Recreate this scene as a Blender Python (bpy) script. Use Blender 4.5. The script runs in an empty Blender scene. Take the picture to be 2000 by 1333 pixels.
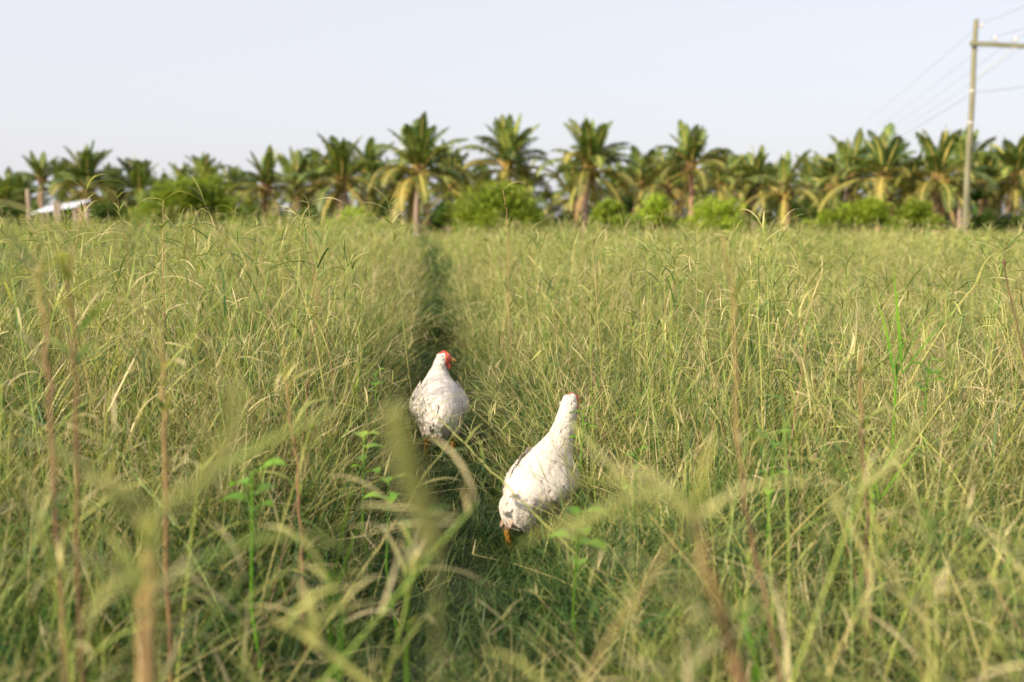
import bpy, bmesh, math, random
from mathutils import Vector, Matrix, Quaternion, noise

R = math.radians
PI = math.pi
sc = bpy.context.scene
C = sc.collection

# ------------------------------------------------------------------ camera
CAM_H = 1.05
PITCH = 7.08
cd = bpy.data.cameras.new('camera')
cam = bpy.data.objects.new('camera', cd); C.objects.link(cam)
cam.location = (0, 0, CAM_H)
cam.rotation_euler = (R(90 - PITCH), 0, 0)
cd.lens = 35; cd.sensor_width = 36
cd.clip_start = 0.02; cd.clip_end = 3000
cd.dof.use_dof = True
cd.dof.focus_distance = 3.75
cd.dof.aperture_fstop = 1.9
sc.camera = cam

# ------------------------------------------------------------------ light
SUN_EL, SUN_AZ = 27.0, 232.0          # azimuth clockwise from +Y (the view direction)
w = bpy.data.worlds.new("World"); sc.world = w
w.use_nodes = True
nt = w.node_tree; nt.nodes.clear()
sky = nt.nodes.new('ShaderNodeTexSky'); sky.sky_type = 'NISHITA'; sky.sun_disc = False
sky.sun_elevation = R(SUN_EL); sky.sun_rotation = R(SUN_AZ)
sky.air_density = 1.0; sky.dust_density = 3.0; sky.ozone_density = 1.5; sky.altitude = 0
mixs = nt.nodes.new('ShaderNodeMix'); mixs.data_type = 'RGBA'
mixs.inputs[0].default_value = 0.72
mixs.inputs[7].default_value = (6.35, 6.25, 6.6, 1)      # even pale haze in the air
bg = nt.nodes.new('ShaderNodeBackground'); bg.inputs[1].default_value = 0.095
wo = nt.nodes.new('ShaderNodeOutputWorld')
nt.links.new(sky.outputs[0], mixs.inputs[6])
nt.links.new(mixs.outputs[2], bg.inputs[0]); nt.links.new(bg.outputs[0], wo.inputs[0])

sd = bpy.data.lights.new('sun', 'SUN'); sd.energy = 5.0; sd.angle = R(0.9); sd.color = (1.0, 0.875, 0.68)
so = bpy.data.objects.new('sun', sd); C.objects.link(so)
sv = Vector((math.sin(R(SUN_AZ)) * math.cos(R(SUN_EL)), math.cos(R(SUN_AZ)) * math.cos(R(SUN_EL)), math.sin(R(SUN_EL))))
so.rotation_euler = sv.to_track_quat('Z', 'Y').to_euler()
so.location = sv * 50

sc.view_settings.view_transform = 'Standard'; sc.view_settings.look = 'None'
sc.view_settings.gamma = 1; sc.view_settings.use_curve_mapping = False
sc.view_settings.exposure = 0.75
sc.render.engine = 'CYCLES'
sc.cycles.max_bounces = 4; sc.cycles.diffuse_bounces = 2; sc.cycles.transmission_bounces = 3
sc.cycles.glossy_bounces = 2; sc.cycles.transparent_max_bounces = 8
sc.cycles.use_denoising = True
sc.cycles.sample_clamp_indirect = 6

# ------------------------------------------------------------------ helpers
F = 2000 / 36 * 35
def at(px, py, Y):
    """world point seen at photo pixel (px, py), at distance Y along the ground"""
    a = math.atan((py - 666.5) / F)
    ang = -a - R(PITCH)
    depth = Y / math.cos(R(PITCH))        # for a point near the horizon
    z = CAM_H + Y * math.tan(ang)
    depth = Y * math.cos(R(PITCH)) + (CAM_H - z) * math.sin(R(PITCH))
    return Vector(((px - 1000) / F * depth, Y, z))

def tag(o, label=None, cat=None, group=None, kind=None):
    if label: o['label'] = label
    if cat: o['category'] = cat
    if group: o['group'] = group
    if kind: o['kind'] = kind
    return o

def empty(name, loc=(0, 0, 0), rz=0):
    o = bpy.data.objects.new(name, None); C.objects.link(o)
    o.location = loc; o.rotation_euler = (0, 0, rz); o.empty_display_size = 0.1
    return o

class MB:
    """collects vertices, faces and a per-vertex tint"""
    def __init__(s): s.v = []; s.f = []; s.t = []; s.mi = []
    def quad(s, a, b, c, d, m=0): s.f.append((a, b, c, d)); s.mi.append(m)
    def strip(s, pts, sides, widths, tints, m=0):
        n0 = len(s.v)
        for p, sd_, wd, tt in zip(pts, sides, widths, tints):
            s.v.append(p - sd_ * wd * .5); s.v.append(p + sd_ * wd * .5); s.t += [tt, tt]
        for i in range(len(pts) - 1):
            a = n0 + 2 * i
            s.quad(a, a + 1, a + 3, a + 2, m)
    def tube(s, pts, radii, tints, n=3, m=0, cap=False, squash=1.0, side=None):
        n0 = len(s.v)
        T = (pts[1] - pts[0]).normalized()
        ref = side if side is not None else (Vector((1, 0, 0)) if abs(T.x) < .8 else Vector((0, 1, 0)))
        U = (ref - T * ref.dot(T)).normalized()
        for i, p in enumerate(pts):
            if i > 0:
                T2 = (pts[min(i + 1, len(pts) - 1)] - pts[i - 1]).normalized()
                q = T.rotation_difference(T2); U = q @ U; T = T2
            V = T.cross(U)
            for k in range(n):
                a = 2 * PI * k / n
                s.v.append(p + U * math.cos(a) * radii[i] + V * math.sin(a) * radii[i] * squash); s.t.append(tints[i])
        for i in range(len(pts) - 1):
            for k in range(n):
                a = n0 + i * n + k; b = n0 + i * n + (k + 1) % n
                s.quad(a, b, b + n, a + n, m)
        if cap:
            s.f.append(tuple(n0 + k for k in range(n))[::-1]); s.mi.append(m)
            e = n0 + (len(pts) - 1) * n
            s.f.append(tuple(e + k for k in range(n))); s.mi.append(m)
    def box(s, c, sz, rot=None, tint=0, m=0):
        n0 = len(s.v)
        for dx in (-.5, .5):
            for dy in (-.5, .5):
                for dz in (-.5, .5):
                    p = Vector((dx * sz[0], dy * sz[1], dz * sz[2]))
                    if rot: p = rot @ p
                    s.v.append(Vector(c) + p); s.t.append(tint)
        for q in ((0, 1, 3, 2), (4, 6, 7, 5), (0, 4, 5, 1), (2, 3, 7, 6), (0, 2, 6, 4), (1, 5, 7, 3)):
            s.quad(*[n0 + i for i in q], m)
    def mesh(s, name, mats, smooth=False):
        me = bpy.data.meshes.new(name)
        me.from_pydata(s.v, [], s.f)
        if not isinstance(mats, (list, tuple)): mats = [mats]
        for m in mats: me.materials.append(m)
        at_ = me.attributes.new('tint', 'FLOAT', 'POINT'); at_.data.foreach_set('value', s.t)
        me.polygons.foreach_set('material_index', s.mi)
        if smooth: me.polygons.foreach_set('use_smooth', [True] * len(s.f))
        me.update()
        return me
    def build(s, name, mats, parent=None, smooth=False):
        o = bpy.data.objects.new(name, s.mesh(name, mats, smooth)); C.objects.link(o)
        if parent: o.parent = parent
        return o

def link_mesh(name, me, parent=None):
    o = bpy.data.objects.new(name, me); C.objects.link(o)
    if parent: o.parent = parent
    return o

# ------------------------------------------------------------------ materials
def ramp(nt, stops):
    r = nt.nodes.new('ShaderNodeValToRGB')
    e = r.color_ramp.elements
    e[0].position, e[0].color = stops[0][0], (*stops[0][1], 1)
    e[1].position, e[1].color = stops[-1][0], (*stops[-1][1], 1)
    for p, c in stops[1:-1]:
        x = e.new(p); x.color = (*c, 1)
    return r

def leaf_mat(name, stops, transl=0.4, var=0.35, rough=0.5, noise_scale=0.0, spec=0.3):
    """leaf: colour from the vertex tint, varied per instance; reflects and lets light through"""
    m = bpy.data.materials.new(name); m.use_nodes = True
    nt = m.node_tree; nt.nodes.clear(); N = nt.nodes.new; L = nt.links.new
    a = N('ShaderNodeAttribute'); a.attribute_name = 'tint'
    oi = N('ShaderNodeObjectInfo')
    mr = N('ShaderNodeMapRange'); mr.inputs[3].default_value = -var * .5; mr.inputs[4].default_value = var * .5
    L(oi.outputs['Random'], mr.inputs[0])
    add = N('ShaderNodeMath'); add.operation = 'ADD'; L(a.outputs['Fac'], add.inputs[0]); L(mr.outputs[0], add.inputs[1])
    src = add.outputs[0]
    geo = N('ShaderNodeNewGeometry')
    nz = N('ShaderNodeTexNoise'); nz.inputs['Scale'].default_value = noise_scale or 0.9; nz.inputs['Detail'].default_value = 1
    L(geo.outputs['Position'], nz.inputs['Vector'])
    mr2 = N('ShaderNodeMapRange'); mr2.inputs[1].default_value = .3; mr2.inputs[2].default_value = .7
    mr2.inputs[3].default_value = -.14; mr2.inputs[4].default_value = .14
    L(nz.outputs['Fac'], mr2.inputs[0])
    add2 = N('ShaderNodeMath'); add2.operation = 'ADD'; add2.use_clamp = True
    L(src, add2.inputs[0]); L(mr2.outputs[0], add2.inputs[1])
    rp = ramp(nt, stops); L(add2.outputs[0], rp.inputs[0])
    # brightness differs from instance to instance
    hs = N('ShaderNodeHueSaturation'); L(rp.outputs[0], hs.inputs['Color'])
    mth = N('ShaderNodeMath'); mth.operation = 'MULTIPLY'; mth.inputs[1].default_value = 7.31
    L(oi.outputs['Random'], mth.inputs[0])
    fr = N('ShaderNodeMath'); fr.operation = 'FRACT'; L(mth.outputs[0], fr.inputs[0])
    mr3 = N('ShaderNodeMapRange'); mr3.inputs[3].default_value = .7; mr3.inputs[4].default_value = 1.25
    L(fr.outputs[0], mr3.inputs[0]); L(mr3.outputs[0], hs.inputs['Value'])
    p = N('ShaderNodeBsdfPrincipled'); p.inputs['Roughness'].default_value = rough
    p.inputs['Specular IOR Level'].default_value = spec
    L(hs.outputs[0], p.inputs['Base Color'])
    t = N('ShaderNodeBsdfTranslucent')
    g = N('ShaderNodeMix'); g.data_type = 'RGBA'; g.blend_type = 'MULTIPLY'; g.inputs[0].default_value = 1
    g.inputs[7].default_value = (1.15, 1.22, 0.62, 1); L(hs.outputs[0], g.inputs[6]); L(g.outputs[2], t.inputs['Color'])
    mx = N('ShaderNodeMixShader'); mx.inputs[0].default_value = transl
    L(p.outputs[0], mx.inputs[1]); L(t.outputs[0], mx.inputs[2])
    o = N('ShaderNodeOutputMaterial'); L(mx.outputs[0], o.inputs[0])
    return m

def solid_mat(name, c1, c2, scale=8, rough=0.8, bump=0.3, stretch=(1, 1, 1), detail=6, obj=True, spec=.3, sss=0):
    m = bpy.data.materials.new(name); m.use_nodes = True
    nt = m.node_tree; nt.nodes.clear(); N = nt.nodes.new; L = nt.links.new
    tc = N('ShaderNodeTexCoord'); mp = N('ShaderNodeMapping'); mp.inputs['Scale'].default_value = stretch
    L(tc.outputs['Object' if obj else 'Generated'], mp.inputs[0])
    nz = N('ShaderNodeTexNoise'); nz.inputs['Scale'].default_value = scale; nz.inputs['Detail'].default_value = detail
    L(mp.outputs[0], nz.inputs['Vector'])
    rp = ramp(nt, [(.3, c1), (.7, c2)]); L(nz.outputs['Fac'], rp.inputs[0])
    p = N('ShaderNodeBsdfPrincipled'); p.inputs['Roughness'].default_value = rough
    p.inputs['Specular IOR Level'].default_value = spec
    L(rp.outputs[0], p.inputs['Base Color'])
    if sss: p.inputs['Subsurface Weight'].default_value = sss; p.inputs['Subsurface Scale'].default_value = .01
    b = N('ShaderNodeBump'); b.inputs['Strength'].default_value = bump; b.inputs['Distance'].default_value = .02
    L(nz.outputs['Fac'], b.inputs['Height']); L(b.outputs[0], p.inputs['Normal'])
    o = N('ShaderNodeOutputMaterial'); L(p.outputs[0], o.inputs[0])
    return m

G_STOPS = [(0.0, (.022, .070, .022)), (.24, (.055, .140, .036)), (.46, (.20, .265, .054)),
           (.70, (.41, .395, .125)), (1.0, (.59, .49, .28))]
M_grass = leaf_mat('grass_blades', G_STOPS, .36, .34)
M_culm = leaf_mat('grass_culm', [(0, (.20, .10, .09)), (.22, (.38, .23, .14)), (.4, (.50, .42, .15)), (.7, (.40, .46, .09)), (1, (.26, .38, .08))], .12, .06)
M_low = leaf_mat('low_grass', [(0, (.016, .055, .018)), (.5, (.05, .11, .028)), (1, (.22, .25, .07))], .38, .5)
M_stalk = leaf_mat('dry_stalk', [(0, (.13, .065, .06)), (.35, (.28, .165, .085)), (.65, (.43, .31, .12)), (1, (.40, .42, .12))], .15, .1, noise_scale=14)
M_seed = leaf_mat('seed_head', [(0, (.40, .42, .17)), (1, (.62, .60, .34))], .5, .1, noise_scale=20)
M_green = leaf_mat('green_weed', [(0, (.06, .16, .045)), (.5, (.17, .36, .035)), (1, (.34, .46, .07))], .45, .3, rough=.4, noise_scale=6)
M_frond = leaf_mat('palm_frond_green', [(0, (.034, .082, .022)), (.5, (.105, .17, .036)), (1, (.28, .32, .07))], .30, .45, rough=.35, noise_scale=.7, spec=.5)
M_frondy = leaf_mat('palm_frond_yellowing', [(0, (.085, .12, .028)), (.5, (.17, .18, .04)), (1, (.31, .23, .05))], .3, .4, rough=.4, noise_scale=.7)
M_frondd = leaf_mat('palm_frond_dead', [(0, (.14, .075, .04)), (.5, (.25, .15, .08)), (1, (.36, .25, .15))], .2, .3, noise_scale=.7)
M_rachis = leaf_mat('palm_rachis', [(0, (.42, .40, .08)), (.5, (.50, .42, .10)), (1, (.48, .34, .12))], 0, .3, noise_scale=.7)
M_bush = leaf_mat('shrub_leaves', [(0, (.15, .23, .022)), (.5, (.33, .43, .045)), (1, (.48, .53, .075))], .42, .15, noise_scale=1.1)
M_bushd = leaf_mat('dark_shrub_leaves', [(0, (.04, .085, .016)), (.5, (.085, .15, .025)), (1, (.17, .24, .04))], .35, .15, noise_scale=1.1)
M_bark = solid_mat('palm_bark', (.20, .14, .11), (.40, .30, .24), 6, .9, .6, (1, 1, 5))
M_barkr = solid_mat('reddish_palm_bark', (.26, .13, .08), (.46, .29, .20), 6, .9, .6, (1, 1, 5))
M_limewash = solid_mat('limewash', (.42, .38, .34), (.66, .62, .57), 9, .9, .3)
M_twig = solid_mat('twig_bark', (.10, .075, .045), (.2, .16, .1), 12, .9, .4)
M_nut = solid_mat('coconut_husk', (.34, .19, .05), (.30, .30, .07), 5, .5, .2)
M_wood = solid_mat('weathered_post_wood', (.26, .19, .14), (.44, .35, .27), 10, .9, .4, (1, 1, .2))
M_pole = solid_mat('pole_wood', (.13, .125, .075), (.25, .235, .15), 5, .85, .4, (1, 1, .15))
M_arm = solid_mat('crossarm_wood', (.15, .15, .09), (.25, .24, .15), 5, .85, .4, (.2, 1, 1))
M_roof = solid_mat('painted_sheet_roof', (.68, .68, .72), (.82, .82, .86), 3, .5, .1)
M_steel = solid_mat('galvanised_steel', (.35, .34, .32), (.5, .48, .45), 20, .45, .1)
M_ceramic = solid_mat('insulator_ceramic', (.5, .42, .34), (.62, .55, .46), 20, .3, .05, spec=.6)
M_wire = solid_mat('wire', (.16, .16, .17), (.22, .22, .23), 20, .5, .0)
M_feather = solid_mat('white_feathers', (.58, .52, .46), (.74, .69, .64), 16, .75, .12, spec=.15, sss=.15)
M_redskin = solid_mat('red_comb_skin', (.48, .07, .05), (.60, .14, .09), 60, .5, .4, sss=.2)
M_beak = solid_mat('beak_horn', (.62, .30, .07), (.70, .40, .12), 40, .4, .1)
M_shank = solid_mat('orange_shank_skin', (.60, .25, .03), (.78, .40, .07), 90, .5, .8)
M_eye = solid_mat('eye', (.25, .07, .01), (.3, .09, .02), 10, .1, 0, spec=.6)
M_pupil = solid_mat('pupil', (.005, .005, .005), (.01, .01, .01), 10, .05, 0, spec=.8)

# feather vanes: white, soiled towards the vent by a dirt mask that is part of the coat; tint also paints wing-fold shade
def plume_mat():
    m = bpy.data.materials.new('feather_vanes'); m.use_nodes = True
    nt = m.node_tree; nt.nodes.clear(); N = nt.nodes.new; L = nt.links.new
    a = N('ShaderNodeAttribute'); a.attribute_name = 'tint'
    rp = ramp(nt, [(0, (.74, .69, .635)), (.35, (.66, .58, .50)), (.65, (.50, .38, .29)), (1, (.24, .15, .10))])
    L(a.outputs['Fac'], rp.inputs[0])
    p = N('ShaderNodeBsdfPrincipled'); p.inputs['Roughness'].default_value = .7; p.inputs['Specular IOR Level'].default_value = .15
    L(rp.outputs[0], p.inputs['Base Color'])
    t = N('ShaderNodeBsdfTranslucent'); L(rp.outputs[0], t.inputs['Color'])
    mx = N('ShaderNodeMixShader'); mx.inputs[0].default_value = .25
    L(p.outputs[0], mx.inputs[1]); L(t.outputs[0], mx.inputs[2])
    o = N('ShaderNodeOutputMaterial'); L(mx.outputs[0], o.inputs[0])
    return m
M_plume = plume_mat()

def ground_mat():
    m = bpy.data.materials.new('soil_and_litter'); m.use_nodes = True
    nt = m.node_tree; nt.nodes.clear(); N = nt.nodes.new; L = nt.links.new
    tc = N('ShaderNodeTexCoord')
    n1 = N('ShaderNodeTexNoise'); n1.inputs['Scale'].default_value = .35; n1.inputs['Detail'].default_value = 8
    n2 = N('ShaderNodeTexNoise'); n2.inputs['Scale'].default_value = 30; n2.inputs['Detail'].default_value = 8
    L(tc.outputs['Object'], n1.inputs['Vector']); L(tc.outputs['Object'], n2.inputs['Vector'])
    r1 = ramp(nt, [(.35, (.075, .10, .03)), (.65, (.15, .15, .055))]); L(n1.outputs['Fac'], r1.inputs[0])
    r2 = ramp(nt, [(.35, (.05, .04, .02)), (.65, (.15, .13, .06))]); L(n2.outputs['Fac'], r2.inputs[0])
    mx = N('ShaderNodeMix'); mx.data_type = 'RGBA'; mx.inputs[0].default_value = .5
    L(r1.outputs[0], mx.inputs[6]); L(r2.outputs[0], mx.inputs[7])
    p = N('ShaderNodeBsdfPrincipled'); p.inputs['Roughness'].default_value = 1
    L(mx.outputs[2], p.inputs['Base Color'])
    b = N('ShaderNodeBump'); b.inputs['Strength'].default_value = .8; b.inputs['Distance'].default_value = .03
    L(n2.outputs['Fac'], b.inputs['Height']); L(b.outputs[0], p.inputs['Normal'])
    o = N('ShaderNodeOutputMaterial'); L(p.outputs[0], o.inputs[0])
    return m
M_ground = ground_mat()

# ------------------------------------------------------------------ ground
def interp(x, tab):
    if x <= tab[0][0]: return tab[0][1]
    for (a, va), (b, vb) in zip(tab, tab[1:]):
        if x <= b: return va + (vb - va) * (x - a) / (b - a)
    return tab[-1][1]
def sstep(a, b, x):
    t = min(1, max(0, (x - a) / (b - a))); return t * t * (3 - 2 * t)
PATHX = [(0, -.10), (2, -.13), (3, -.2), (4.25, -.33), (8, -.64), (15, -1.18), (25, -2.1), (50, -4.9), (90, -9)]
PATHW = [(0, .22), (2, .17), (3, .20), (4.25, .18), (6, .19), (8, .19), (15, .24), (50, .30)]
def gz(x, y):
    d = abs(x - interp(y, PATHX)) if y < 90 else 9
    z = noise.noise(Vector((x * .35, y * .35, 0))) * .05 if y < 60 else 0
    if y < 6: z *= y / 6
    return z - .02 * (1 - sstep(.1, .5, d))

g = MB()
xs = [-900, -300, -120, -60] + [-40 + i * 1.0 for i in range(81)] + [60, 120, 300, 900]
ys = [-30, -8] + [-3 + i * .5 for i in range(30)] + [12 + i * 1.5 for i in range(40)] + [75, 90, 130, 220, 500, 1500]
for y in ys:
    for x in xs:
        z = gz(x, y) if abs(x) <= 40 and -3 <= y <= 72 else 0
        g.v.append(Vector((x, y, z))); g.t.append(0)
for j in range(len(ys) - 1):
    for i in range(len(xs) - 1):
        a = j * len(xs) + i
        g.quad(a, a + 1, a + 1 + len(xs), a + len(xs))
tag(g.build('ground', M_ground, smooth=True), 'flat field ground under the tall grass', kind='structure')

# trodden path: a narrow strip of bare earth just above the field
p_ = MB(); prev = None
for i in range(141):
    y = .6 + (i / 140) ** 1.6 * 49
    xc, hw = interp(y, PATHX), interp(y, PATHW) * .7
    hw *= 1 + .25 * noise.noise(Vector((0, y * 2, 3)))
    p_.v += [Vector((xc - hw, y, gz(xc - hw, y) + .012)), Vector((xc + hw, y, gz(xc + hw, y) + .012))]; p_.t += [0, 0]
    if i: p_.quad(2 * i - 2, 2 * i - 1, 2 * i + 1, 2 * i)
M_path = solid_mat('trodden_earth', (.05, .06, .025), (.10, .10, .045), 14, 1, .6)
tag(p_.build('path', M_path), 'narrow trodden path running through the grass to the palms', kind='structure')

# ------------------------------------------------------------------ grass sources
rnd = random.Random(7)
def leaf(mb, base, az, el, L, W, droop, t0, t1, segs=4, m=0, twist=0.0, curl=0.0):
    pts = []; sides = []; ws = []; ts = []
    p = base.copy(); e = el
    for i in range(segs + 1):
        t = i / segs
        a = az + curl * t
        d = Vector((math.cos(a) * math.cos(e), math.sin(a) * math.cos(e), math.sin(e)))
        pts.append(p.copy())
        side = Vector((-math.sin(a), math.cos(a), 0))
        if twist: side = Quaternion(d, twist * t) @ side
        sides.append(side)
        ws.append(W * (0.55 + .45 * math.sin(min(1, t * 3) * PI / 2)) * (1 - t ** 2.2) + .0006)
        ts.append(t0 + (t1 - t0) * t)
        p = p + d * (L / segs)
        e -= droop / segs * (0.6 + .8 * t)
    mb.strip(pts, sides, ws, ts, m)

def culm(mb, base, h, lean_az, lean, r0=.0012, wmul=1.0, rnd=rnd, dry=0.0, segs=5):
    pts = []; p = base.copy(); e = PI / 2 - lean * .3
    d = None
    n = segs
    for i in range(n + 1):
        pts.append(p.copy())
        d = Vector((math.cos(lean_az) * math.cos(e), math.sin(lean_az) * math.cos(e), math.sin(e)))
        p = p + d * (h / n); e -= lean / n
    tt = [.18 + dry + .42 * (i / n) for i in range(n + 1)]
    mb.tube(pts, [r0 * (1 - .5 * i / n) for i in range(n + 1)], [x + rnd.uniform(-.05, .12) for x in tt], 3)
    def P(t):
        f = t * n; i = min(n - 1, int(f)); return pts[i].lerp(pts[i + 1], f - i)
    az = rnd.uniform(0, 2 * PI)
    nn = rnd.randint(5, 7)
    for k in range(nn):
        t = .22 + .68 * k / (nn - 1) + rnd.uniform(-.03, .03)
        az += PI + rnd.uniform(-.8, .8)
        Lf = rnd.uniform(.09, .2) * (1.05 - .3 * t)
        base_t = .08 + .42 * t + dry + rnd.uniform(-.12, .12)
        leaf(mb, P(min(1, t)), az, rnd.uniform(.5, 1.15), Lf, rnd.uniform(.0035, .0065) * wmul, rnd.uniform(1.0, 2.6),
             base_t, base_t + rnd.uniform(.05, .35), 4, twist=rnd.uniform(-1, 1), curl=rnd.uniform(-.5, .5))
    # top: a loose spray of narrow drooping leaves
    for k in range(rnd.randint(3, 5)):
        leaf(mb, P(1 - rnd.uniform(0, .05)), rnd.uniform(0, 2 * PI), rnd.uniform(.5, 1.4), rnd.uniform(.07, .15),
             rnd.uniform(.0025, .005) * wmul, rnd.uniform(.9, 2.4), .5 + dry + rnd.uniform(-.15, .1), .8 + dry * .5, 4, twist=rnd.uniform(-1.5, 1.5), curl=rnd.uniform(-.6, .6))

src = bpy.data.collections.new('grass_sources')      # meshes the scattering picks from
def source(coll, name, mb, mat):
    o = bpy.data.objects.new(name, mb.mesh(name, mat)); coll.objects.link(o); return o

def make_coll(name): return bpy.data.collections.new(name)
# culms that stand above the rest: thick jointed stem, arching leaves, a whorl at the tip
def big_culm(mb, base, h, lean_az, lean, rnd, k=1.0, segs=7):
    pts = []; p = base.copy(); e = PI / 2 - lean * .35; n = segs; az0 = lean_az
    for i in range(n + 1):
        pts.append(p.copy())
        p = p + Vector((math.cos(az0) * math.cos(e), math.sin(az0) * math.cos(e), math.sin(e))) * (h / n)
        e -= lean / n * rnd.uniform(.3, 1.7); az0 += rnd.uniform(-.25, .25)
    ct = rnd.choice([.05, .25, .45, .6, .75, .9, .6, .8]) + rnd.uniform(-.05, .05)
    r0 = rnd.uniform(.0013, .0022) * k
    mb.tube(pts, [r0 * (1 - .45 * i / n) for i in range(n + 1)], [ct + .25 * i / n for i in range(n + 1)], 4, m=1)
    def P(t):
        f = t * n; i = min(n - 1, int(f)); return pts[i].lerp(pts[i + 1], f - i)
    az = rnd.uniform(0, 6.28); nn = rnd.randint(4, 7); dry = rnd.uniform(-.05, .15)
    for q in range(nn):
        t = .30 + .62 * q / (nn - 1) + rnd.uniform(-.03, .03); az += PI + rnd.uniform(-.7, .7)
        bt = rnd.choice([.12, .25, .4, .45, .6, .8]) + dry
        leaf(mb, P(min(1, t)), az, rnd.uniform(.4, 1.1), rnd.uniform(.09, .20), rnd.uniform(.0032, .0062) * k, rnd.uniform(.3, 1.6), bt, bt + rnd.uniform(0, .3), 5,
             twist=rnd.uniform(-1.2, 1.2), curl=rnd.uniform(-.5, .5))
    for q in range(rnd.randint(4, 8)):
        bt = rnd.choice([.15, .35, .5, .6, .75]) + dry
        leaf(mb, P(1 - rnd.uniform(0, .05)), rnd.uniform(0, 6.28), rnd.uniform(.1, 1.3), rnd.uniform(.06, .15), rnd.uniform(.0026, .0048) * k, rnd.uniform(.4, 1.6), bt, bt + .25, 5,
             twist=rnd.uniform(-1.5, 1.5), curl=rnd.uniform(-.6, .6))
c_tall = make_coll('tall_culms')
for v in range(24):
    mb = MB()
    for k in range(rnd.choice([1, 1, 2])):
        big_culm(mb, Vector((rnd.uniform(-.04, .04), rnd.uniform(-.04, .04), 0)), rnd.uniform(.58, .86), rnd.uniform(0, 6.28), rnd.uniform(.05, .75), rnd)
    source(c_tall, 'tall_culm_%02d' % v, mb, [M_grass, M_culm])
# wiry tangle: thin straws and narrow leaves crossing in all directions, about .45 m high
c_wisp = make_coll('wiry_tufts')
for v in range(20):
    mb = MB()
    for k in range(34 if v < 10 else 130):
        a = rnd.uniform(0, 2 * PI); r = rnd.uniform(0, .14) if v < 10 else .33 * rnd.random() ** .6
        base_ = Vector((math.cos(a) * r, math.sin(a) * r, rnd.choice([0, 0, .1, .2]) * rnd.random()))
        kind = rnd.random(); az = rnd.uniform(0, 6.28)
        if kind < .45:      # straw, nearly straight, forked at the tip
            L_ = rnd.uniform(.22, .50); e = rnd.uniform(.5, 1.5); p = base_.copy(); pts = []; dr = rnd.uniform(0, .7)
            for i in range(5):
                pts.append(p.copy()); p = p + Vector((math.cos(az) * math.cos(e), math.sin(az) * math.cos(e), math.sin(e))) * L_ / 4; e -= dr / 4
            t_ = rnd.choice([.4, .5, .6, .8, 1.0]) + (-.20 if v % 2 == 0 else .04)
            mb.tube(pts, [.0010, .0009, .0008, .0007, .0005], [t_ - .35, t_ - .15, t_, t_, t_ + .1], 3)  # green foot tinted darker, partly painting in the shade deep in the tangle
            a0 = rnd.uniform(0, 6)
            for q in range(rnd.choice([0, 2, 3, 4])):
                leaf(mb, pts[-1], a0 + q * 1.9, rnd.uniform(0, 1.2), rnd.uniform(.035, .08), .0018, rnd.uniform(0, .9), t_, t_ + .2, 2)
            for q in range(2):
                leaf(mb, pts[rnd.choice([1, 2, 3])], rnd.uniform(0, 6.28), rnd.uniform(.3, 1.1), rnd.uniform(.06, .13), rnd.uniform(.0022, .0036), rnd.uniform(.3, 1.4), t_ - .3, t_, 3, curl=rnd.uniform(-.4, .4))
        else:
            bt = rnd.choice([.0, .08, .16, .25, .36, .5, .75]) * (.62 if v % 2 == 0 else 1.08) + rnd.uniform(-.05, .05)
            leaf(mb, base_, az, rnd.uniform(.45, 1.5), rnd.uniform(.18, .42), rnd.uniform(.0022, .0046), rnd.uniform(.1, 1.6), bt - .08, bt + .2, 4, curl=rnd.uniform(-.5, .5), twist=rnd.uniform(-1, 1))
    source(c_wisp, 'wiry_tuft_%02d' % v, mb, M_grass)
# basal tangle, about .3 m high
c_base = make_coll('basal_tufts')
for v in range(8):
    mb = MB()
    for k in range(40):
        a = rnd.uniform(0, 2 * PI); r = rnd.uniform(0, .13); bt = rnd.uniform(0, .45)
        if rnd.random() < .12: bt = rnd.uniform(.6, .9)
        leaf(mb, Vector((math.cos(a) * r, math.sin(a) * r, rnd.uniform(0, .1))), rnd.uniform(0, 2 * PI), rnd.uniform(.35, 1.4), rnd.uniform(.14, .36),
             rnd.uniform(.0022, .0048), rnd.uniform(.2, 2.2), bt, bt + rnd.uniform(0, .3), 4, curl=rnd.uniform(-.8, .8))
    source(c_base, 'basal_tuft_%02d' % v, mb, M_grass)
# short trampled grass of the path, about .1 m high
c_low = make_coll('short_tufts')
for v in range(8):
    mb = MB()
    for k in range(44):
        a = rnd.uniform(0, 2 * PI); r = rnd.uniform(0, .1); bt = rnd.uniform(.1, .6)
        leaf(mb, Vector((math.cos(a) * r, math.sin(a) * r, rnd.uniform(0, .03))), rnd.uniform(0, 2 * PI), rnd.uniform(.1, 1.3), rnd.uniform(.06, .17),
             rnd.uniform(.002, .0042), rnd.uniform(.2, 1.8), bt, bt + .3, 3, curl=rnd.uniform(-1, 1))
    source(c_low, 'short_tuft_%02d' % v, mb, M_low)
# far tufts: fuller and coarser, for beyond about 14 m
c_far = make_coll('far_tufts')
for v in range(12):
    mb = MB()
    for k in range(4):
        a = rnd.uniform(0, 2 * PI); r = rnd.uniform(0, .3)
        big_culm(mb, Vector((math.cos(a) * r, math.sin(a) * r, 0)), rnd.uniform(.5, .85), rnd.uniform(0, 6.28), rnd.uniform(.05, .7), rnd, k=2.2, segs=4)
    for k in range(60):
        a = rnd.uniform(0, 2 * PI); r = rnd.uniform(0, .34); bt = rnd.choice([.1, .25, .4, .55, .75, .9])
        leaf(mb, Vector((math.cos(a) * r, math.sin(a) * r, rnd.uniform(0, .22))), rnd.uniform(0, 2 * PI), rnd.uniform(.4, 1.5), rnd.uniform(.2, .42),
             rnd.uniform(.005, .010), rnd.uniform(.1, 1.8), bt, bt + .2, 3, curl=rnd.uniform(-.5, .5))
    source(c_far, 'far_tuft_%02d' % v, mb, [M_grass, M_culm])

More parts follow.
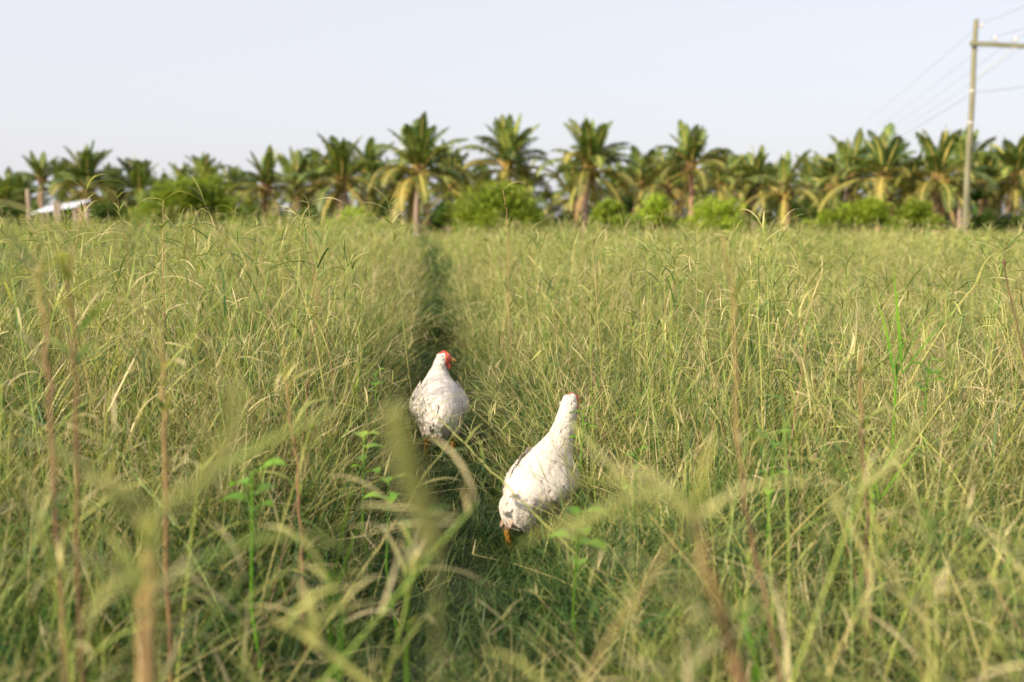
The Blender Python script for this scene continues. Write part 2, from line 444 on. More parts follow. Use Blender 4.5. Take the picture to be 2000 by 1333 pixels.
def scatter(name, label, coll, pts):
    """pts: (x, y, z, rz, tilt_x, tilt_y, sx, sz, idx) -> ONE stuff object using geometry nodes"""
    me = bpy.data.meshes.new(name)
    me.from_pydata([(p[0], p[1], p[2]) for p in pts], [], [])
    r = me.attributes.new('rot', 'FLOAT_VECTOR', 'POINT'); r.data.foreach_set('vector', [c for p in pts for c in (p[4], p[5], p[3])])
    s = me.attributes.new('scl', 'FLOAT_VECTOR', 'POINT'); s.data.foreach_set('vector', [c for p in pts for c in (p[6], p[6], p[7])])
    ix = me.attributes.new('idx', 'INT', 'POINT'); ix.data.foreach_set('value', [p[8] for p in pts])
    o = bpy.data.objects.new(name, me); C.objects.link(o)
    ng = bpy.data.node_groups.new(name, 'GeometryNodeTree')
    ng.interface.new_socket('Geometry', in_out='INPUT', socket_type='NodeSocketGeometry')
    ng.interface.new_socket('Geometry', in_out='OUTPUT', socket_type='NodeSocketGeometry')
    N = ng.nodes.new; L = ng.links.new
    gi = N('NodeGroupInput'); go = N('NodeGroupOutput')
    iop = N('GeometryNodeInstanceOnPoints'); ci = N('GeometryNodeCollectionInfo')
    ci.inputs['Collection'].default_value = coll; ci.inputs['Separate Children'].default_value = True; ci.inputs['Reset Children'].default_value = True
    def na(nm, ty):
        n = N('GeometryNodeInputNamedAttribute'); n.data_type = ty; n.inputs['Name'].default_value = nm; return n
    ar, as_, ai = na('rot', 'FLOAT_VECTOR'), na('scl', 'FLOAT_VECTOR'), na('idx', 'INT')
    m2p = N('GeometryNodeMeshToPoints')
    L(gi.outputs[0], m2p.inputs['Mesh']); L(m2p.outputs[0], iop.inputs['Points'])
    L(ci.outputs[0], iop.inputs['Instance']); iop.inputs['Pick Instance'].default_value = True
    L(ai.outputs['Attribute'], iop.inputs['Instance Index'])
    e2r = N('FunctionNodeEulerToRotation'); L(ar.outputs['Attribute'], e2r.inputs[0]); L(e2r.outputs[0], iop.inputs['Rotation'])
    L(as_.outputs['Attribute'], iop.inputs['Scale'])
    L(iop.outputs[0], go.inputs[0])
    md = o.modifiers.new('scatter', 'NODES'); md.node_group = ng
    return tag(o, label, kind='stuff')

HENS = [(-.315, 4.25), (.075, 3.05)]
def gheight(x, y):
    """height of the tall grass here, metres; 0.. on the path"""
    xc, hw = interp(y, PATHX), interp(y, PATHW)
    d = abs(x - xc) - hw
    left = x < xc
    n = noise.noise(Vector((x * .55, y * .4, 5))) ; n2 = noise.noise(Vector((x * 1.9, y * 1.9, 9)))
    h = (.82 if left else .66) + .19 * n + .15 * n2
    if y > 8: h = h * (1 - sstep(8, 22, y)) + sstep(8, 22, y) * ((.70 if left else .62) + .19 * n + .12 * n2)
    # nearer than the hens the grass is lower
    near = sstep(1.2, 3.6, y + (.2 if left else 0))
    h *= .50 + .50 * near
    ed = sstep(0, .30 if y < 6 else .22, d)
    lowest = .12 + .14 * sstep(7, 12, y) * (.6 + .8 * noise.noise(Vector((x * 3, y * 1.1, 17))))
    h *= lowest + (1 - lowest) * ed
    h = max(h, .30 * sstep(2.5, 1.9, y) * (.85 + .5 * n2))
    if y > 20: h *= 1 - .42 * sstep(20, 34, y)
    for hx, hy in HENS:
        r2 = ((x - hx) / .17) ** 2 + ((y - hy) / .22) ** 2
        if r2 < 1: h = min(h, .07)
    # opening in front of the second hen, looking from the near side
    if 2.2 < y < 3.1 and -.12 < x < .06: h = min(h, .17)
    if 2.4 < y < 3.1 and .06 <= x < .20: h = min(h, .32)
    return h

def wedge(dens, y0, y1, margin):
    """random points in the wedge in front of the camera"""
    out = []
    y = y0
    while y < y1:
        dy = min(.5 if y < 12 else 2, y1 - y)
        hw = .56 * (y + dy) + margin
        n = dens * 2 * hw * dy
        n = int(n) + (rnd.random() < n - int(n))
        for _ in range(n): out.append((rnd.uniform(-hw, hw), y + rnd.random() * dy))
        y += dy
    return out

def pick(x, y, a, b):
    # even numbered sources are the greener ones: picked near the viewer and at left, their darker tint paints in shade
    g_ = .30 + .40 * sstep(3.2, 1.6, y) + .32 * sstep(.2, -2.2, x + .12 * y) * sstep(12, 5, y) + .5 * noise.noise(Vector((x * .8, y * .8, 31)))
    k = rnd.randrange(a, b)
    return k - k % 2 if rnd.random() < g_ else k - k % 2 + 1
tall = []; wisp = []; base = []; low = []; far = []
for x, y in wedge(30, .45, 15, 1.0):
    h = gheight(x, y)
    if y < 2.2: h = min(.62, h * 1.35) if abs(x - interp(y, PATHX)) > .34 else h
    if h < .26 or x * x + y * y < .30: continue
    if x > -.45 and x < .45 and y < .8: continue
    if -.10 < x < .34 and 1.4 < y < 3.0: h = min(h, .36)
    s = min(1.25 if rnd.random() < .93 else 1.42, h / .66 * rnd.uniform(.62, 1.2))
    tall.append((x, y, gz(x, y), rnd.uniform(0, 6.28), rnd.gauss(0, .10), rnd.gauss(.02, .10), .55 + .45 * s, s, rnd.randrange(24)))
for x, y in wedge(26, .42, 1.9, .25):
    if x * x + y * y < .22: continue
    px = x / y
    top = rnd.uniform(.50, .86)
    if -.17 < px < .14: top = min(top, 1.05 - y * .36)          # the view to the hens stays open
    if -.17 < px < .14 and y > 1.3: continue
    if y > 1.2 and rnd.random() < .4: continue
    s = top / .80
    tall.append((x, y, gz(x, y), rnd.uniform(0, 6.28), rnd.gauss(0, .10), rnd.gauss(0, .10), 1.15, s, rnd.randrange(24)))
for x, y in wedge(74, .7, 15, .7):
    h = gheight(x, y)
    near_path = abs(x - interp(y, PATHX)) < .62 + (.2 if y < 3.3 else 0)
    if h < .16 or (abs(x) < .3 and y < 1.0): continue
    if not near_path and rnd.random() > .25: continue
    s = min(1.45, .25 + 1.15 * h) * rnd.uniform(.7, 1.3)
    if near_path: wisp.append((x, y, gz(x, y), rnd.uniform(0, 6.28), rnd.gauss(0, .2), rnd.gauss(0, .2), s ** .7, s, pick(x, y, 0, 10)))
    else: wisp.append((x, y, gz(x, y), rnd.uniform(0, 6.28), rnd.gauss(0, .12), rnd.gauss(0, .12), s ** .5, s, pick(x, y, 10, 20)))
for x, y in wedge(46, .7, 7, .5):
    h = gheight(x, y)
    if h < .10: continue
    s = min(1.25, .35 + h) * rnd.uniform(.7, 1.25)
    base.append((x, y, gz(x, y), rnd.uniform(0, 6.28), rnd.gauss(0, .15), rnd.gauss(0, .15), s, s, rnd.randrange(8)))
for x, y in wedge(220, .9, 12, .1):
    h = gheight(x, y)
    if h > .30: continue
    s = rnd.uniform(.5, 1.05)
    if h <= .05: s *= .55
    low.append((x, y, gz(x, y), rnd.uniform(0, 6.28), rnd.gauss(0, .15), rnd.gauss(0, .15), s, s, rnd.randrange(8)))
for _ in range(3600):
    y = 8 + 42 * rnd.random() ** 1.3; x = interp(y, PATHX) + rnd.uniform(-1, 1) * (interp(y, PATHW) + .2)
    s = rnd.uniform(1.3, 2.3)
    low.append((x, y, gz(x, y), rnd.uniform(0, 6.28), rnd.gauss(0, .15), rnd.gauss(0, .15), s, s, rnd.randrange(8)))
for x, y in wedge(11, 12, 30, 2) + wedge(5, 30, 62, 4):
    h = gheight(x, y)
    if y < 20 and h < .25: continue
    if rnd.random() > min(1, (y - 11) / 3): continue
    s = h / .68 * rnd.uniform(.7, 1.25)
    k = 1.0 if y < 30 else 1.35
    far.append((x, y, gz(x, y), rnd.uniform(0, 6.28), rnd.gauss(0, .08), rnd.gauss(0, .08), k * (.6 + .4 * s), s, rnd.randrange(12)))
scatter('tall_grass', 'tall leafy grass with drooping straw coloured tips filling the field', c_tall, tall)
scatter('wispy_grass', 'fine dry straws standing among the tall grass', c_wisp, wisp)
scatter('undergrowth', 'tangled green blades under the tall grass', c_base, base)
scatter('short_grass', 'short dark green grass along the trodden path', c_low, low)
scatter('distant_grass', 'pale green grass reaching back to the palms', c_far, far)

# ------------------------------------------------------------------ coconut palms
def frond_mesh(name, el, droop, mat, L=3.0, rnd=rnd, narrow=1.0, sparse=1.0):
    """feather leaf, arching in the local X/Z plane; leaflets hang by gravity"""
    mb = MB(); n = 11; pts = []; dirs = []
    p = Vector((.08, 0, 0)); e = el
    sw = rnd.uniform(-.2, .2); az = 0
    for i in range(n + 1):
        t = i / n
        d = Vector((math.cos(az) * math.cos(e), math.sin(az) * math.cos(e), math.sin(e)))
        pts.append(p.copy()); dirs.append(d)
        p = p + d * L / n
        e -= droop / n * (.25 + 1.5 * t); az += sw / n
    mb.tube(pts, [.062 * (1 - t / n) ** .7 + .010 for t in range(n + 1)], [.9 - .5 * t / n for t in range(n + 1)], 4, m=1, squash=.7)
    nl = int(56 * sparse)
    for k in range(nl):
        t = .14 + .86 * k / (nl - 1)
        f = t * n; i = min(n - 1, int(f)); P = pts[i].lerp(pts[i + 1], f - i); D = dirs[i]
        ll = .66 * (math.sin(PI * min(1, .16 + t * .80)) ** .55) * (1 if t < .9 else .8) * narrow
        side0 = Vector((-D.y, D.x, 0)); side0 = side0.normalized() if side0.length > .2 else Vector((0, 1, 0))
        for sgn in (-1, 1):
            l = ll * rnd.uniform(.8, 1.12)
            d = (side0 * sgn * rnd.uniform(.75, 1.0) + D * rnd.uniform(.35, .75) + Vector((0, 0, .28))).normalized()
            a = P.copy(); q = [a]
            g_ = rnd.uniform(.5, 1.1)
            for s_ in range(3):
                q.append(q[-1] + d * l / 3); d = (d + Vector((0, 0, -g_ * (.6 + .5 * s_)))).normalized()
            w_ = D * 1.0
            tt = rnd.uniform(.1, .9)
            mb.strip(q, [w_, w_, w_, w_], [.030, .056, .044, .008], [tt, tt, tt, min(1, tt + .15)])
    return mb.mesh(name, [mat, M_rachis])

FR = {}
def frset(key, el, droop, mat, n=3, len_=1.0, **k):
    FR[key] = [frond_mesh('frond', R(el) + rnd.uniform(-.05, .05), droop * rnd.uniform(.85, 1.2), mat, L=rnd.uniform(2.45, 2.85) * len_, **k) for _ in range(n)]
frset('spear', 84, .25, M_frond, 3, narrow=.6, len_=.82)
frset('up', 72, .9, M_frond, 4, narrow=.85, len_=.84)
frset('mid', 50, 1.35, M_frond, 5, len_=.9)
frset('out', 30, 1.75, M_frond, 4)
frset('outy', 24, 1.8, M_frondy, 4)
frset('low', 6, 1.75, M_frondy, 5, len_=1.12, narrow=.85)
frset('lowg', 6, 1.7, M_frond, 3, len_=1.1)
frset('hang', -28, 1.15, M_frondy, 4, len_=1.15, narrow=.62, sparse=.8)
frset('dead', -62, .45, M_frondd, 3, narrow=.8, sparse=.7)

def trunk_mb(base, top, r0, r1, rnd):
    mb = MB(); n = 22; pts = []; rr = []
    bend = Vector((rnd.uniform(-.25, .25), rnd.uniform(-.2, .2), 0))
    for i in range(n * 2 + 1):
        t = i / (n * 2)
        pts.append(base.lerp(top, t) + bend * math.sin(PI * t))
        r = r0 * (1 - t) + r1 * t + .10 * math.exp(-t * 14)
        rr.append(r * (1.06 if i % 2 else .96))          # ringed leaf scars
    mb.tube(pts, rr, [0] * len(pts), 9)
    return mb

nut_mb = MB()
def nut(mb, c, r, m=0):
    rings = [(-1, .15), (-.6, .8), (0, 1), (.6, .78), (1, .15)]
    mb.tube([c + Vector((0, 0, r * 1.2 * a)) for a, _ in rings], [r * b for _, b in rings], [0] * 5, 7, m=m, cap=True)

def palm(px, Y, crown_py, scale, label, seed, nf=36, dead=2, nuts=True, bark=None, lean=0.0, yellow=.5, lime=False, upright=False, group='coconut palms along the edge of the field'):
    rnd = random.Random(seed)
    cp = at(px, crown_py, Y)
    basex = cp.x - lean
    b = Vector((basex, Y, 0))
    t = empty('coconut_palm', b)
    tag(t, label, 'palm tree', group)
    h = cp.z
    top = Vector((lean, 0, h))
    k = scale
    trunk_mb(Vector((0, 0, -.1)), top, .15 * k ** .5, .10 * k ** .5, rnd).build('trunk', bark or M_bark, t, smooth=False)
    if lime:
        mb = MB(); mb.tube([Vector((0, 0, .0)), Vector((0, 0, .2)), Vector((0.004, 0, .36))], [.255, .21, .185], [0] * 3, 12)
        mb.build('limewash_band', M_limewash, t, smooth=True)
    # woody leaf bases at the top of the trunk
    mb = MB()
    for q in range(12):
        a = q * 2.4; zz = -.55 + .045 * q
        d = Vector((math.cos(a), math.sin(a), 0))
        mb.tube([top + d * .07 + Vector((0, 0, zz)), top + d * .15 + Vector((0, 0, zz + .22)), top + d * .26 + Vector((0, 0, zz + .5))], [.06, .05, .03], [.1, .3, .5], 4, squash=.5)
    mb.build('leaf_base', M_frondd, t)
    a = rnd.uniform(0, 6.28)
    for i in range(nf):
        f = i / (nf - 1)
        a += 2.39996 + rnd.uniform(-.25, .25)
        if f < .10: key = 'spear'
        elif f < .30: key = 'up'
        elif f < .50: key = 'mid'
        elif f < .68: key = 'out' if rnd.random() > yellow * .7 else 'outy'
        elif f < .86: key = ('low' if rnd.random() < yellow + .2 else 'lowg')
        else: key = 'hang'
        if upright and f > .55: key = rnd.choice(['mid', 'up'])
        me = rnd.choice(FR[key])
        o = link_mesh('frond', me, t)
        s = k * rnd.uniform(.85, 1.12)
        o.location = top + Vector((0, 0, .10 - .45 * f)); o.rotation_euler = (rnd.gauss(0, .14), rnd.gauss(0, .12), a); o.scale = (s, s, s)
    for i in range(dead):
        o = link_mesh('frond', rnd.choice(FR['dead']), t); o['label'] = 'dead brown frond hanging down'
        s = k * rnd.uniform(.7, .95); a += 2.4
        o.location = top + Vector((0, 0, -.45)); o.rotation_euler = (0, rnd.gauss(0, .1), a + rnd.uniform(-.5, .5)); o.scale = (s, s, s)
    if nuts:
        mb = MB()
        for q in range(3):
            aa = rnd.uniform(0, 6.28); c0 = top + Vector((math.cos(aa) * .26, math.sin(aa) * .26 - .05, -.32))
            for _ in range(6):
                nut(mb, c0 + Vector((rnd.uniform(-.15, .15), rnd.uniform(-.12, .12), rnd.uniform(-.2, .15))), rnd.uniform(.075, .1))
        mb.build('coconut_bunch', M_nut, t, smooth=True)
    return t

# front row: px, distance, crown centre py, scale, label
palm(80, 52, 347, .62, 'slim dark palm with few upright fronds, above the white roof', 11, nf=12, dead=1, nuts=False, yellow=.1, upright=True)
palm(168, 49, 357, .80, 'dark green palm just right of and behind the white roof', 12, yellow=.35, nuts=False)
palm(272, 50, 372, .72, 'low palm with mustard fronds left of the big light green bush', 13, yellow=.6, nuts=False)
palm(521, 46, 362, .74, 'short palm with orange drooping fronds right of the big light green bush', 14, yellow=.9, bark=M_barkr, nf=22)
palm(668, 47, 350, .92, 'full palm with arching yellow ribs between the orange palm and the lime-washed one', 15, yellow=.7)
palm(820, 44, 332, 1.0, 'palm with bare pale trunk and lime-washed foot at the end of the path', 16, yellow=.7, lime=True, dead=2, lean=.15)
palm(992, 49, 322, 1.08, 'tallest palm, rising behind the round bright bush', 17, yellow=.4, dead=2, nf=30)
palm(1155, 47, 325, 1.0, 'palm with slightly leaning trunk just right of the gap of open sky', 18, yellow=.65, lean=.18, dead=3)
palm(1350, 48, 322, .92, 'palm with a reddish trunk and one big yellow frond arching left', 19, yellow=.85, bark=M_barkr, nf=22, dead=1)
palm(1533, 45, 368, .74, 'short palm with a skirt of yellow fronds, midway between the red-trunked palm and the pole', 20, yellow=.95, nf=21, bark=M_barkr)
palm(1726, 47, 340, .92, 'broad palm with yellow lower fronds, the next but one left of the utility pole', 21, yellow=.8, bark=M_barkr, nf=28)
palm(1833, 46, 345, .95, 'palm with a red-brown skirt of dead fronds immediately left of the utility pole', 22, yellow=.5, bark=M_barkr, dead=5, nf=28)
palm(1922, 50, 352, .72, 'darker palm immediately right of the utility pole', 23, yellow=.5, dead=3, nuts=False)
palm(1985, 48, 340, .80, 'palm cut by the right edge of the photograph', 24, yellow=.6, dead=2, nuts=False)
# second row, further back
G2 = 'coconut palms of the further rows'
back = [(8, 60, 385, .75, 'palm at the very left edge, behind the first row'), (44, 66, 372, .6, 'small far palm left of the slim dark palm'),
        (122, 68, 360, .72, 'far palm between the slim dark palm and the dark green one'),(226, 64, 376, .7, 'far palm in the dip behind the low mustard palm'),
        (318, 70, 385, .7, 'far palm at the left shoulder of the big light green bush'),
        (358, 70, 355, .55, 'small palm top peeping over the left of the big bush'), (398, 62, 340, .68, 'palm standing up behind the crest of the big bush'),
        (450, 72, 362, .6, 'small bluish palm over the right slope of the big bush'), (486, 76, 372, .6, 'far low palm between the big bush and the orange palm'),
        (578, 60, 348, .82, 'palm filling the space right of the orange palm'), (618, 66, 345, .8, 'dull palm close behind the left of the full yellow-ribbed palm'),
        (722, 58, 335, .95, 'dark palm close behind the right of the full yellow-ribbed palm'), (772, 62, 352, .75, 'thin palm left of the lime-washed palm'),
        (882, 54, 350, 1.0, 'dark palm crown at the right shoulder of the lime-washed palm'), (905, 66, 372, .8, 'far palm filling behind the lime-washed palm, right of the dark crown'),
        (945, 58, 378, .75, 'low crown behind the left half of the round bright bush'), (1025, 55, 366, .80, 'low dark crown behind the right half of the round bright bush'),
        (1120, 55, 368, .85, 'lower crown behind the left of the leaning palm'), (1205, 64, 365, .7, 'far palm right of the leaning palm'),
        (1256, 56, 345, .80, 'green upright palm between the leaning palm and the red-trunked one'), (1305, 54, 350, .85, 'yellowish palm at the left shoulder of the red-trunked palm'),
        (1405, 62, 350, .82, 'palm at the right shoulder of the red-trunked palm'), (1438, 70, 348, .8, 'far palm in the row between the red-trunked palm and the yellow-skirted one'),
        (1478, 62, 342, .82, 'palm just left of the yellow-skirted one'), (1500, 74, 362, .72, 'far dim palm close behind the left of the yellow-skirted one'),
        (1588, 66, 358, .8, 'dull far palm right of the yellow-skirted one'), (1625, 60, 350, .85, 'dense olive palm further right of the yellow-skirted one'),
        (1662, 58, 330, .95, 'tall olive palm left of the broad palm'), (1775, 56, 358, .8, 'palm between the broad palm and the one with dead skirt'),
        (1880, 54, 322, .92, 'palm crown directly behind the utility pole'), (1955, 60, 345, .8, 'far palm between the two palms right of the pole')]
for i, (px, Y, cy, s, lb) in enumerate(back):
    palm(px, Y, cy + 12, s * Y / 52, lb, 100 + i, nf=26, dead=1 + (i % 2), nuts=False, yellow=random.Random(i).uniform(.25, .7), group=G2)

REFS = [(80, 'the slim dark palm'), (168, 'the dark green palm by the white roof'), (272, 'the low mustard palm'), (375, 'the big light green bush'),
        (521, 'the orange-fronded palm'), (668, 'the yellow-ribbed palm'), (820, 'the lime-washed palm'), (992, 'the tallest palm'), (1155, 'the leaning palm'),
        (1256, 'the green upright palm'), (1350, 'the red-trunked palm'), (1438, 'the low bushes'), (1533, 'the yellow-skirted palm'), (1625, 'the olive palm'), (1726, 'the broad palm'),
        (1833, 'the dead-skirted palm'), (1883, 'the utility pole'), (1985, 'the palm cut by the right edge')]
USED = set()
def place_label(px, what):
    d, nm = min(REFS, key=lambda r: abs(r[0] - px)); off = px - d
    for rel in (['right behind'] if abs(off) < 14 else ['showing just left of', 'showing a little left of'] if off < 0 else ['showing just right of', 'showing a little right of']) + ['low down behind', 'high up behind', 'half hidden by']:
        l = what + ' ' + rel + ' ' + nm
        if l not in USED: USED.add(l); return l
    return what
rg = random.Random(99)
for i in range(22):
    px = (30 + i * 190 if i < 6 else 1190 + (i - 6) * 54) + rg.uniform(-20, 20)
    palm(px, rg.uniform(72, 92), rg.uniform(372, 392) + (14 if i < 6 else 0), rg.uniform(1.1, 1.4), place_label(px, 'dim far palm'), 300 + i, nf=18, dead=1, nuts=False, yellow=rg.uniform(.1, .5), group='dim palms deep in the plantation')

# ------------------------------------------------------------------ shrubs
def shrub(px, Y, hw_px, top_py, label, seed, mat=M_bush, n=5000, leaf=.09, lobes=9, group='leafy bushes in front of the palms', cat='bush'):
    rnd = random.Random(seed)
    c = at(px, 440, Y); topz = at(px, top_py, Y).z * 1.16
    hw = hw_px / F * Y * 1.22
    t = empty('leafy_bush', (c.x, Y, 0)); tag(t, label, cat, group)
    # stems
    mb = MB(); tips = []
    for k in range(lobes):
        a = rnd.uniform(0, 6.28); r = rnd.random() ** .6
        L_ = Vector((math.cos(a) * hw * r * .72, math.sin(a) * hw * .6 * r, topz * (.30 + .44 * (1 - r ** 2)) * rnd.uniform(.85, 1.1)))
        tips.append((L_, min(hw, topz) * rnd.uniform(.32, .48)))
        b = Vector((rnd.uniform(-.15, .15), rnd.uniform(-.15, .15), -.05))
        mid = b.lerp(L_, .5) + Vector((rnd.uniform(-.1, .1), 0, .15))
        mb.tube([b, mid, L_], [.045, .03, .012], [0] * 3, 5)
    mb.build('stem', M_twig, t)
    fb = MB()
    for k in range(n):
        cc, rr = tips[k % len(tips)]
        d = Vector((rnd.gauss(0, 1), rnd.gauss(0, 1), rnd.gauss(0, 1))).normalized()
        nn = .75 + .55 * noise.noise(cc * 3 + d * 1.6) + .25 * noise.noise(cc * 5 + d * 4.5)
        rad = rr * nn * rnd.random() ** .28
        p = cc + Vector((d.x * rad * 1.15, d.y * rad, d.z * rad))
        if p.z < .05: p.z = rnd.uniform(.05, .4)
        u = Vector((rnd.gauss(0, 1), rnd.gauss(0, 1), rnd.gauss(0, .5))).normalized()
        v = u.cross(Vector((rnd.gauss(0, .5), rnd.gauss(0, .5), 1))).normalized()
        s = leaf * rnd.uniform(.6, 1.3); tt = min(1, max(0, rnd.gauss(.45, .22)))
        i0 = len(fb.v)
        fb.v += [p - u * s, p + v * s * .38, p + u * s, p - v * s * .38]; fb.t += [tt] * 4
        fb.quad(i0, i0 + 1, i0 + 2, i0 + 3)
    fb.build('foliage', mat, t)
    return t
shrub(375, 42, 92, 348, 'large light green rounded bush left of the orange-fronded palm', 1, n=13000, lobes=16)
shrub(965, 40, 92, 368, 'round bright green bush below the tallest palm', 2, n=12000, lobes=16)
shrub(1045, 44, 26, 400, 'small dark bush at the right foot of the round bright bush', 3, n=2500, mat=M_bushd, lobes=5)
shrub(1200, 41, 52, 390, 'low bright bush right of the leaning palm trunk', 4, n=5000, lobes=9)
shrub(1285, 42, 48, 388, 'low bright bush left of the red-trunked palm', 5, n=4500, lobes=9)
shrub(1400, 40, 66, 393, 'wide low bright bush right of the red-trunked palm', 6, n=6500, lobes=11)
shrub(1485, 46, 34, 412, 'small dark bush left of the yellow-skirted palm', 7, mat=M_bushd, n=2000, lobes=5)
shrub(1600, 41, 42, 412, 'low green bush right of the yellow-skirted palm', 8, n=3500, lobes=7)
shrub(1690, 41, 66, 396, 'wide green bush below the broad palm', 9, n=6500, lobes=12)
shrub(1790, 42, 52, 400, 'green bush at the foot of the dead-skirted palm', 10, n=5000, lobes=9)
shrub(1925, 46, 44, 420, 'dark low bush right of the utility pole', 30, mat=M_bushd, n=3000, lobes=7)
shrub(1985, 44, 30, 424, 'dark low bush at the right edge', 31, mat=M_bushd, n=2000, lobes=5)
shrub(690, 42, 48, 410, 'low bright bush below the full yellow-ribbed palm', 32, n=4000, lobes=8)
shrub(765, 44, 30, 422, 'small bush left of the lime-washed palm', 33, n=1800, lobes=5)
shrub(475, 41, 30, 414, 'small bush at the right foot of the large light green bush', 34, n=2000, lobes=5)
shrub(600, 50, 55, 412, 'dark scrub between the orange palm and the full one', 35, mat=M_bushd, n=4000, lobes=8)
shrub(545, 43, 26, 420, 'small scrub below the orange palm', 36, n=1500, lobes=4)
shrub(300, 43, 40, 402, 'low green bush left of the large light green one', 37, n=2800, lobes=6)
shrub(215, 47, 50, 400, 'dark scrub behind the right post of the white-roofed shelter', 38, mat=M_bushd, n=3500, lobes=8)
shrub(20, 50, 55, 398, 'dark scrub at the left edge', 39, mat=M_bushd, n=4000, lobes=8)
shrub(105, 56, 50, 385, 'dark scrub behind the white roof', 40, mat=M_bushd, n=4000, lobes=8)
shrub(870, 48, 36, 405, 'dark scrub between the lime-washed palm and the round bush', 41, mat=M_bushd, n=3000, lobes=6)
shrub(1120, 52, 40, 405, 'dark scrub behind the leaning palm', 42, mat=M_bushd, n=3000, lobes=6)
shrub(1230, 58, 60, 385, 'dim scrub far behind, between the leaning and red-trunked palms', 43, mat=M_bushd, n=4500, lobes=9)
shrub(1560, 60, 60, 395, 'dim scrub far behind the yellow-skirted palm', 44, mat=M_bushd, n=4500, lobes=9)
shrub(1650, 62, 60, 380, 'dim scrub far behind the tall olive palm', 45, mat=M_bushd, n=4500, lobes=9)
shrub(1800, 60, 70, 385, 'dim scrub far behind the dead-skirted palm', 46, mat=M_bushd, n=4500, lobes=9)
shrub(740, 62, 60, 385, 'dim scrub far behind the palms left of the lime-washed one', 47, mat=M_bushd, n=4500, lobes=9)
shrub(520, 64, 60, 395, 'dim scrub far behind the orange palm', 48, mat=M_bushd, n=4500, lobes=9)

rg = random.Random(55)
for i in range(17):
    px = -10 + i * 128 + rg.uniform(-20, 20)
    shrub(px, rg.uniform(54, 66), 80, rg.uniform(386, 400), place_label(px, 'dim olive scrub'), 500 + i, mat=M_bushd, n=4200, lobes=9, group='dim scrub under the palms')

# banana plant right of the pole: big dark leaves
bp = empty('banana_plant', at(1905, 425, 47)); bp.location.z = 0
tag(bp, 'banana plant with dark broad leaves just right of the utility pole', 'banana plant')
mb = MB(); mb.tube([Vector((0, 0, 0)), Vector((0, 0, 1.0)), Vector((0, 0, 1.9))], [.12, .10, .07], [.4] * 3, 8); mb.build('stem', M_green, bp, smooth=True)
rb = random.Random(5)
for k in range(7):
    mb = MB(); leaf(mb, Vector((0, 0, 1.8)), k * .9, rb.uniform(.5, 1.2), rb.uniform(1.2, 1.6), .38, rb.uniform(1.2, 2.2), 0, .1, 7)
    mb.build('leaf', M_bushd, bp)

# ------------------------------------------------------------------ white roofed shelter and posts at left
p0 = at(118, 408, 30)
sh = empty('open_shelter', (p0.x, 30, 0), R(6)); tag(sh, 'low shelter with a white sloping sheet roof in the grass at the left', 'shelter')
mb = MB()
rw, rl, nn_ = 1.35, 1.5, 22
for i in range(nn_ + 1):
    x = -rw / 2 + rw * i / nn_; zc = .014 * (1 if i % 2 else -1)
    for yy in (-rl / 2, rl / 2):
        zz = p0.z - .06 + .11 * (x / rw * 2) + (.24 if yy > 0 else 0) + zc
        mb.v += [Vector((x, yy, zz)), Vector((x, yy, zz - .012))]; mb.t += [0, 0]
for i in range(nn_):
    a = i * 4
    mb.quad(a, a + 4, a + 6, a + 2); mb.quad(a + 1, a + 3, a + 7, a + 5); mb.quad(a, a + 1, a + 5, a + 4); mb.quad(a + 2, a + 6, a + 7, a + 3)
mb.build('roof', M_roof, sh)
for sx in (-.6, .6):
    for sy in (-.65, .65):
        mb = MB(); zt = p0.z - .085 + .11 * (sx / rw * 2) + (.224 if sy > 0 else .016)
        mb.tube([Vector((sx, sy, 0)), Vector((sx + .01, sy, zt))], [.05, .045], [0, 0], 8, cap=True); mb.build('post', M_wood, sh, smooth=True)
def stake(px, top, Y, r, label, group='wooden posts near the white roof', lean=0):
    q = at(px, top, Y)
    o = MB(); h = q.z
    o.tube([Vector((0, 0, -.1)), Vector((lean * .5, 0.01, h * .5)), Vector((lean, 0, h - .01)), Vector((lean, 0, h))], [r * 1.08, r, r * .95, r * .8], [0] * 4, 9, cap=True)
    o = o.build('wooden_post', M_wood, None, smooth=False); o.location = (q.x - lean, Y, 0)
    tag(o, label, 'post', group)
stake(54, 370, 27, .055, 'tall thin wooden post left of the white roof')
stake(107, 394, 27, .05, 'wooden post in front of the white roof, left one of the pair')
stake(115, 394, 27.6, .05, 'wooden post in front of the white roof, right one of the pair', lean=.04)
stake(168, 402, 27, .06, 'stout wooden post at the right end of the white roof', lean=-.05)
gs = 'small stakes at the end of the path'
for i, (px, tp, lb) in enumerate([(828, 452, 'small stake just right of the lime-washed trunk'), (836, 449, 'second stake right of the lime-washed trunk'),
                                  (845, 452, 'third small stake right of the lime-washed trunk')]):
    stake(px, tp, 43, .05, lb, gs)

# ------------------------------------------------------------------ utility pole and lines
PB = at(1883, 466, 42); PB.z = 0
pole = empty('utility_pole', PB); tag(pole, 'tall weathered utility pole with a crossarm at its top', 'utility pole')
PT = at(1903, 38, 42).z
mb = MB(); nseg = 14
mb.tube([Vector((.015 * math.sin(i * .9), 0, PT * i / nseg)) for i in range(nseg + 1)], [.13 - .035 * i / nseg for i in range(nseg + 1)], [0] * (nseg + 1), 12, cap=True)
mb.build('shaft', M_pole, pole, smooth=True)
za = at(1900, 90, 42).z
mb = MB(); rot = Matrix.Rotation(R(3), 3, 'Y')
mb.box((1.10, -.17, za), (2.75, .13, .17), rot); mb.build('crossarm', M_arm, pole)
zb = za - 1.35
mb = MB(); mb.tube([Vector((.05, -.19, zb)), Vector((1.5, -.24, za - .1))], [.022, .022], [0, 0], 6, cap=True); mb.build('brace', M_steel, pole)
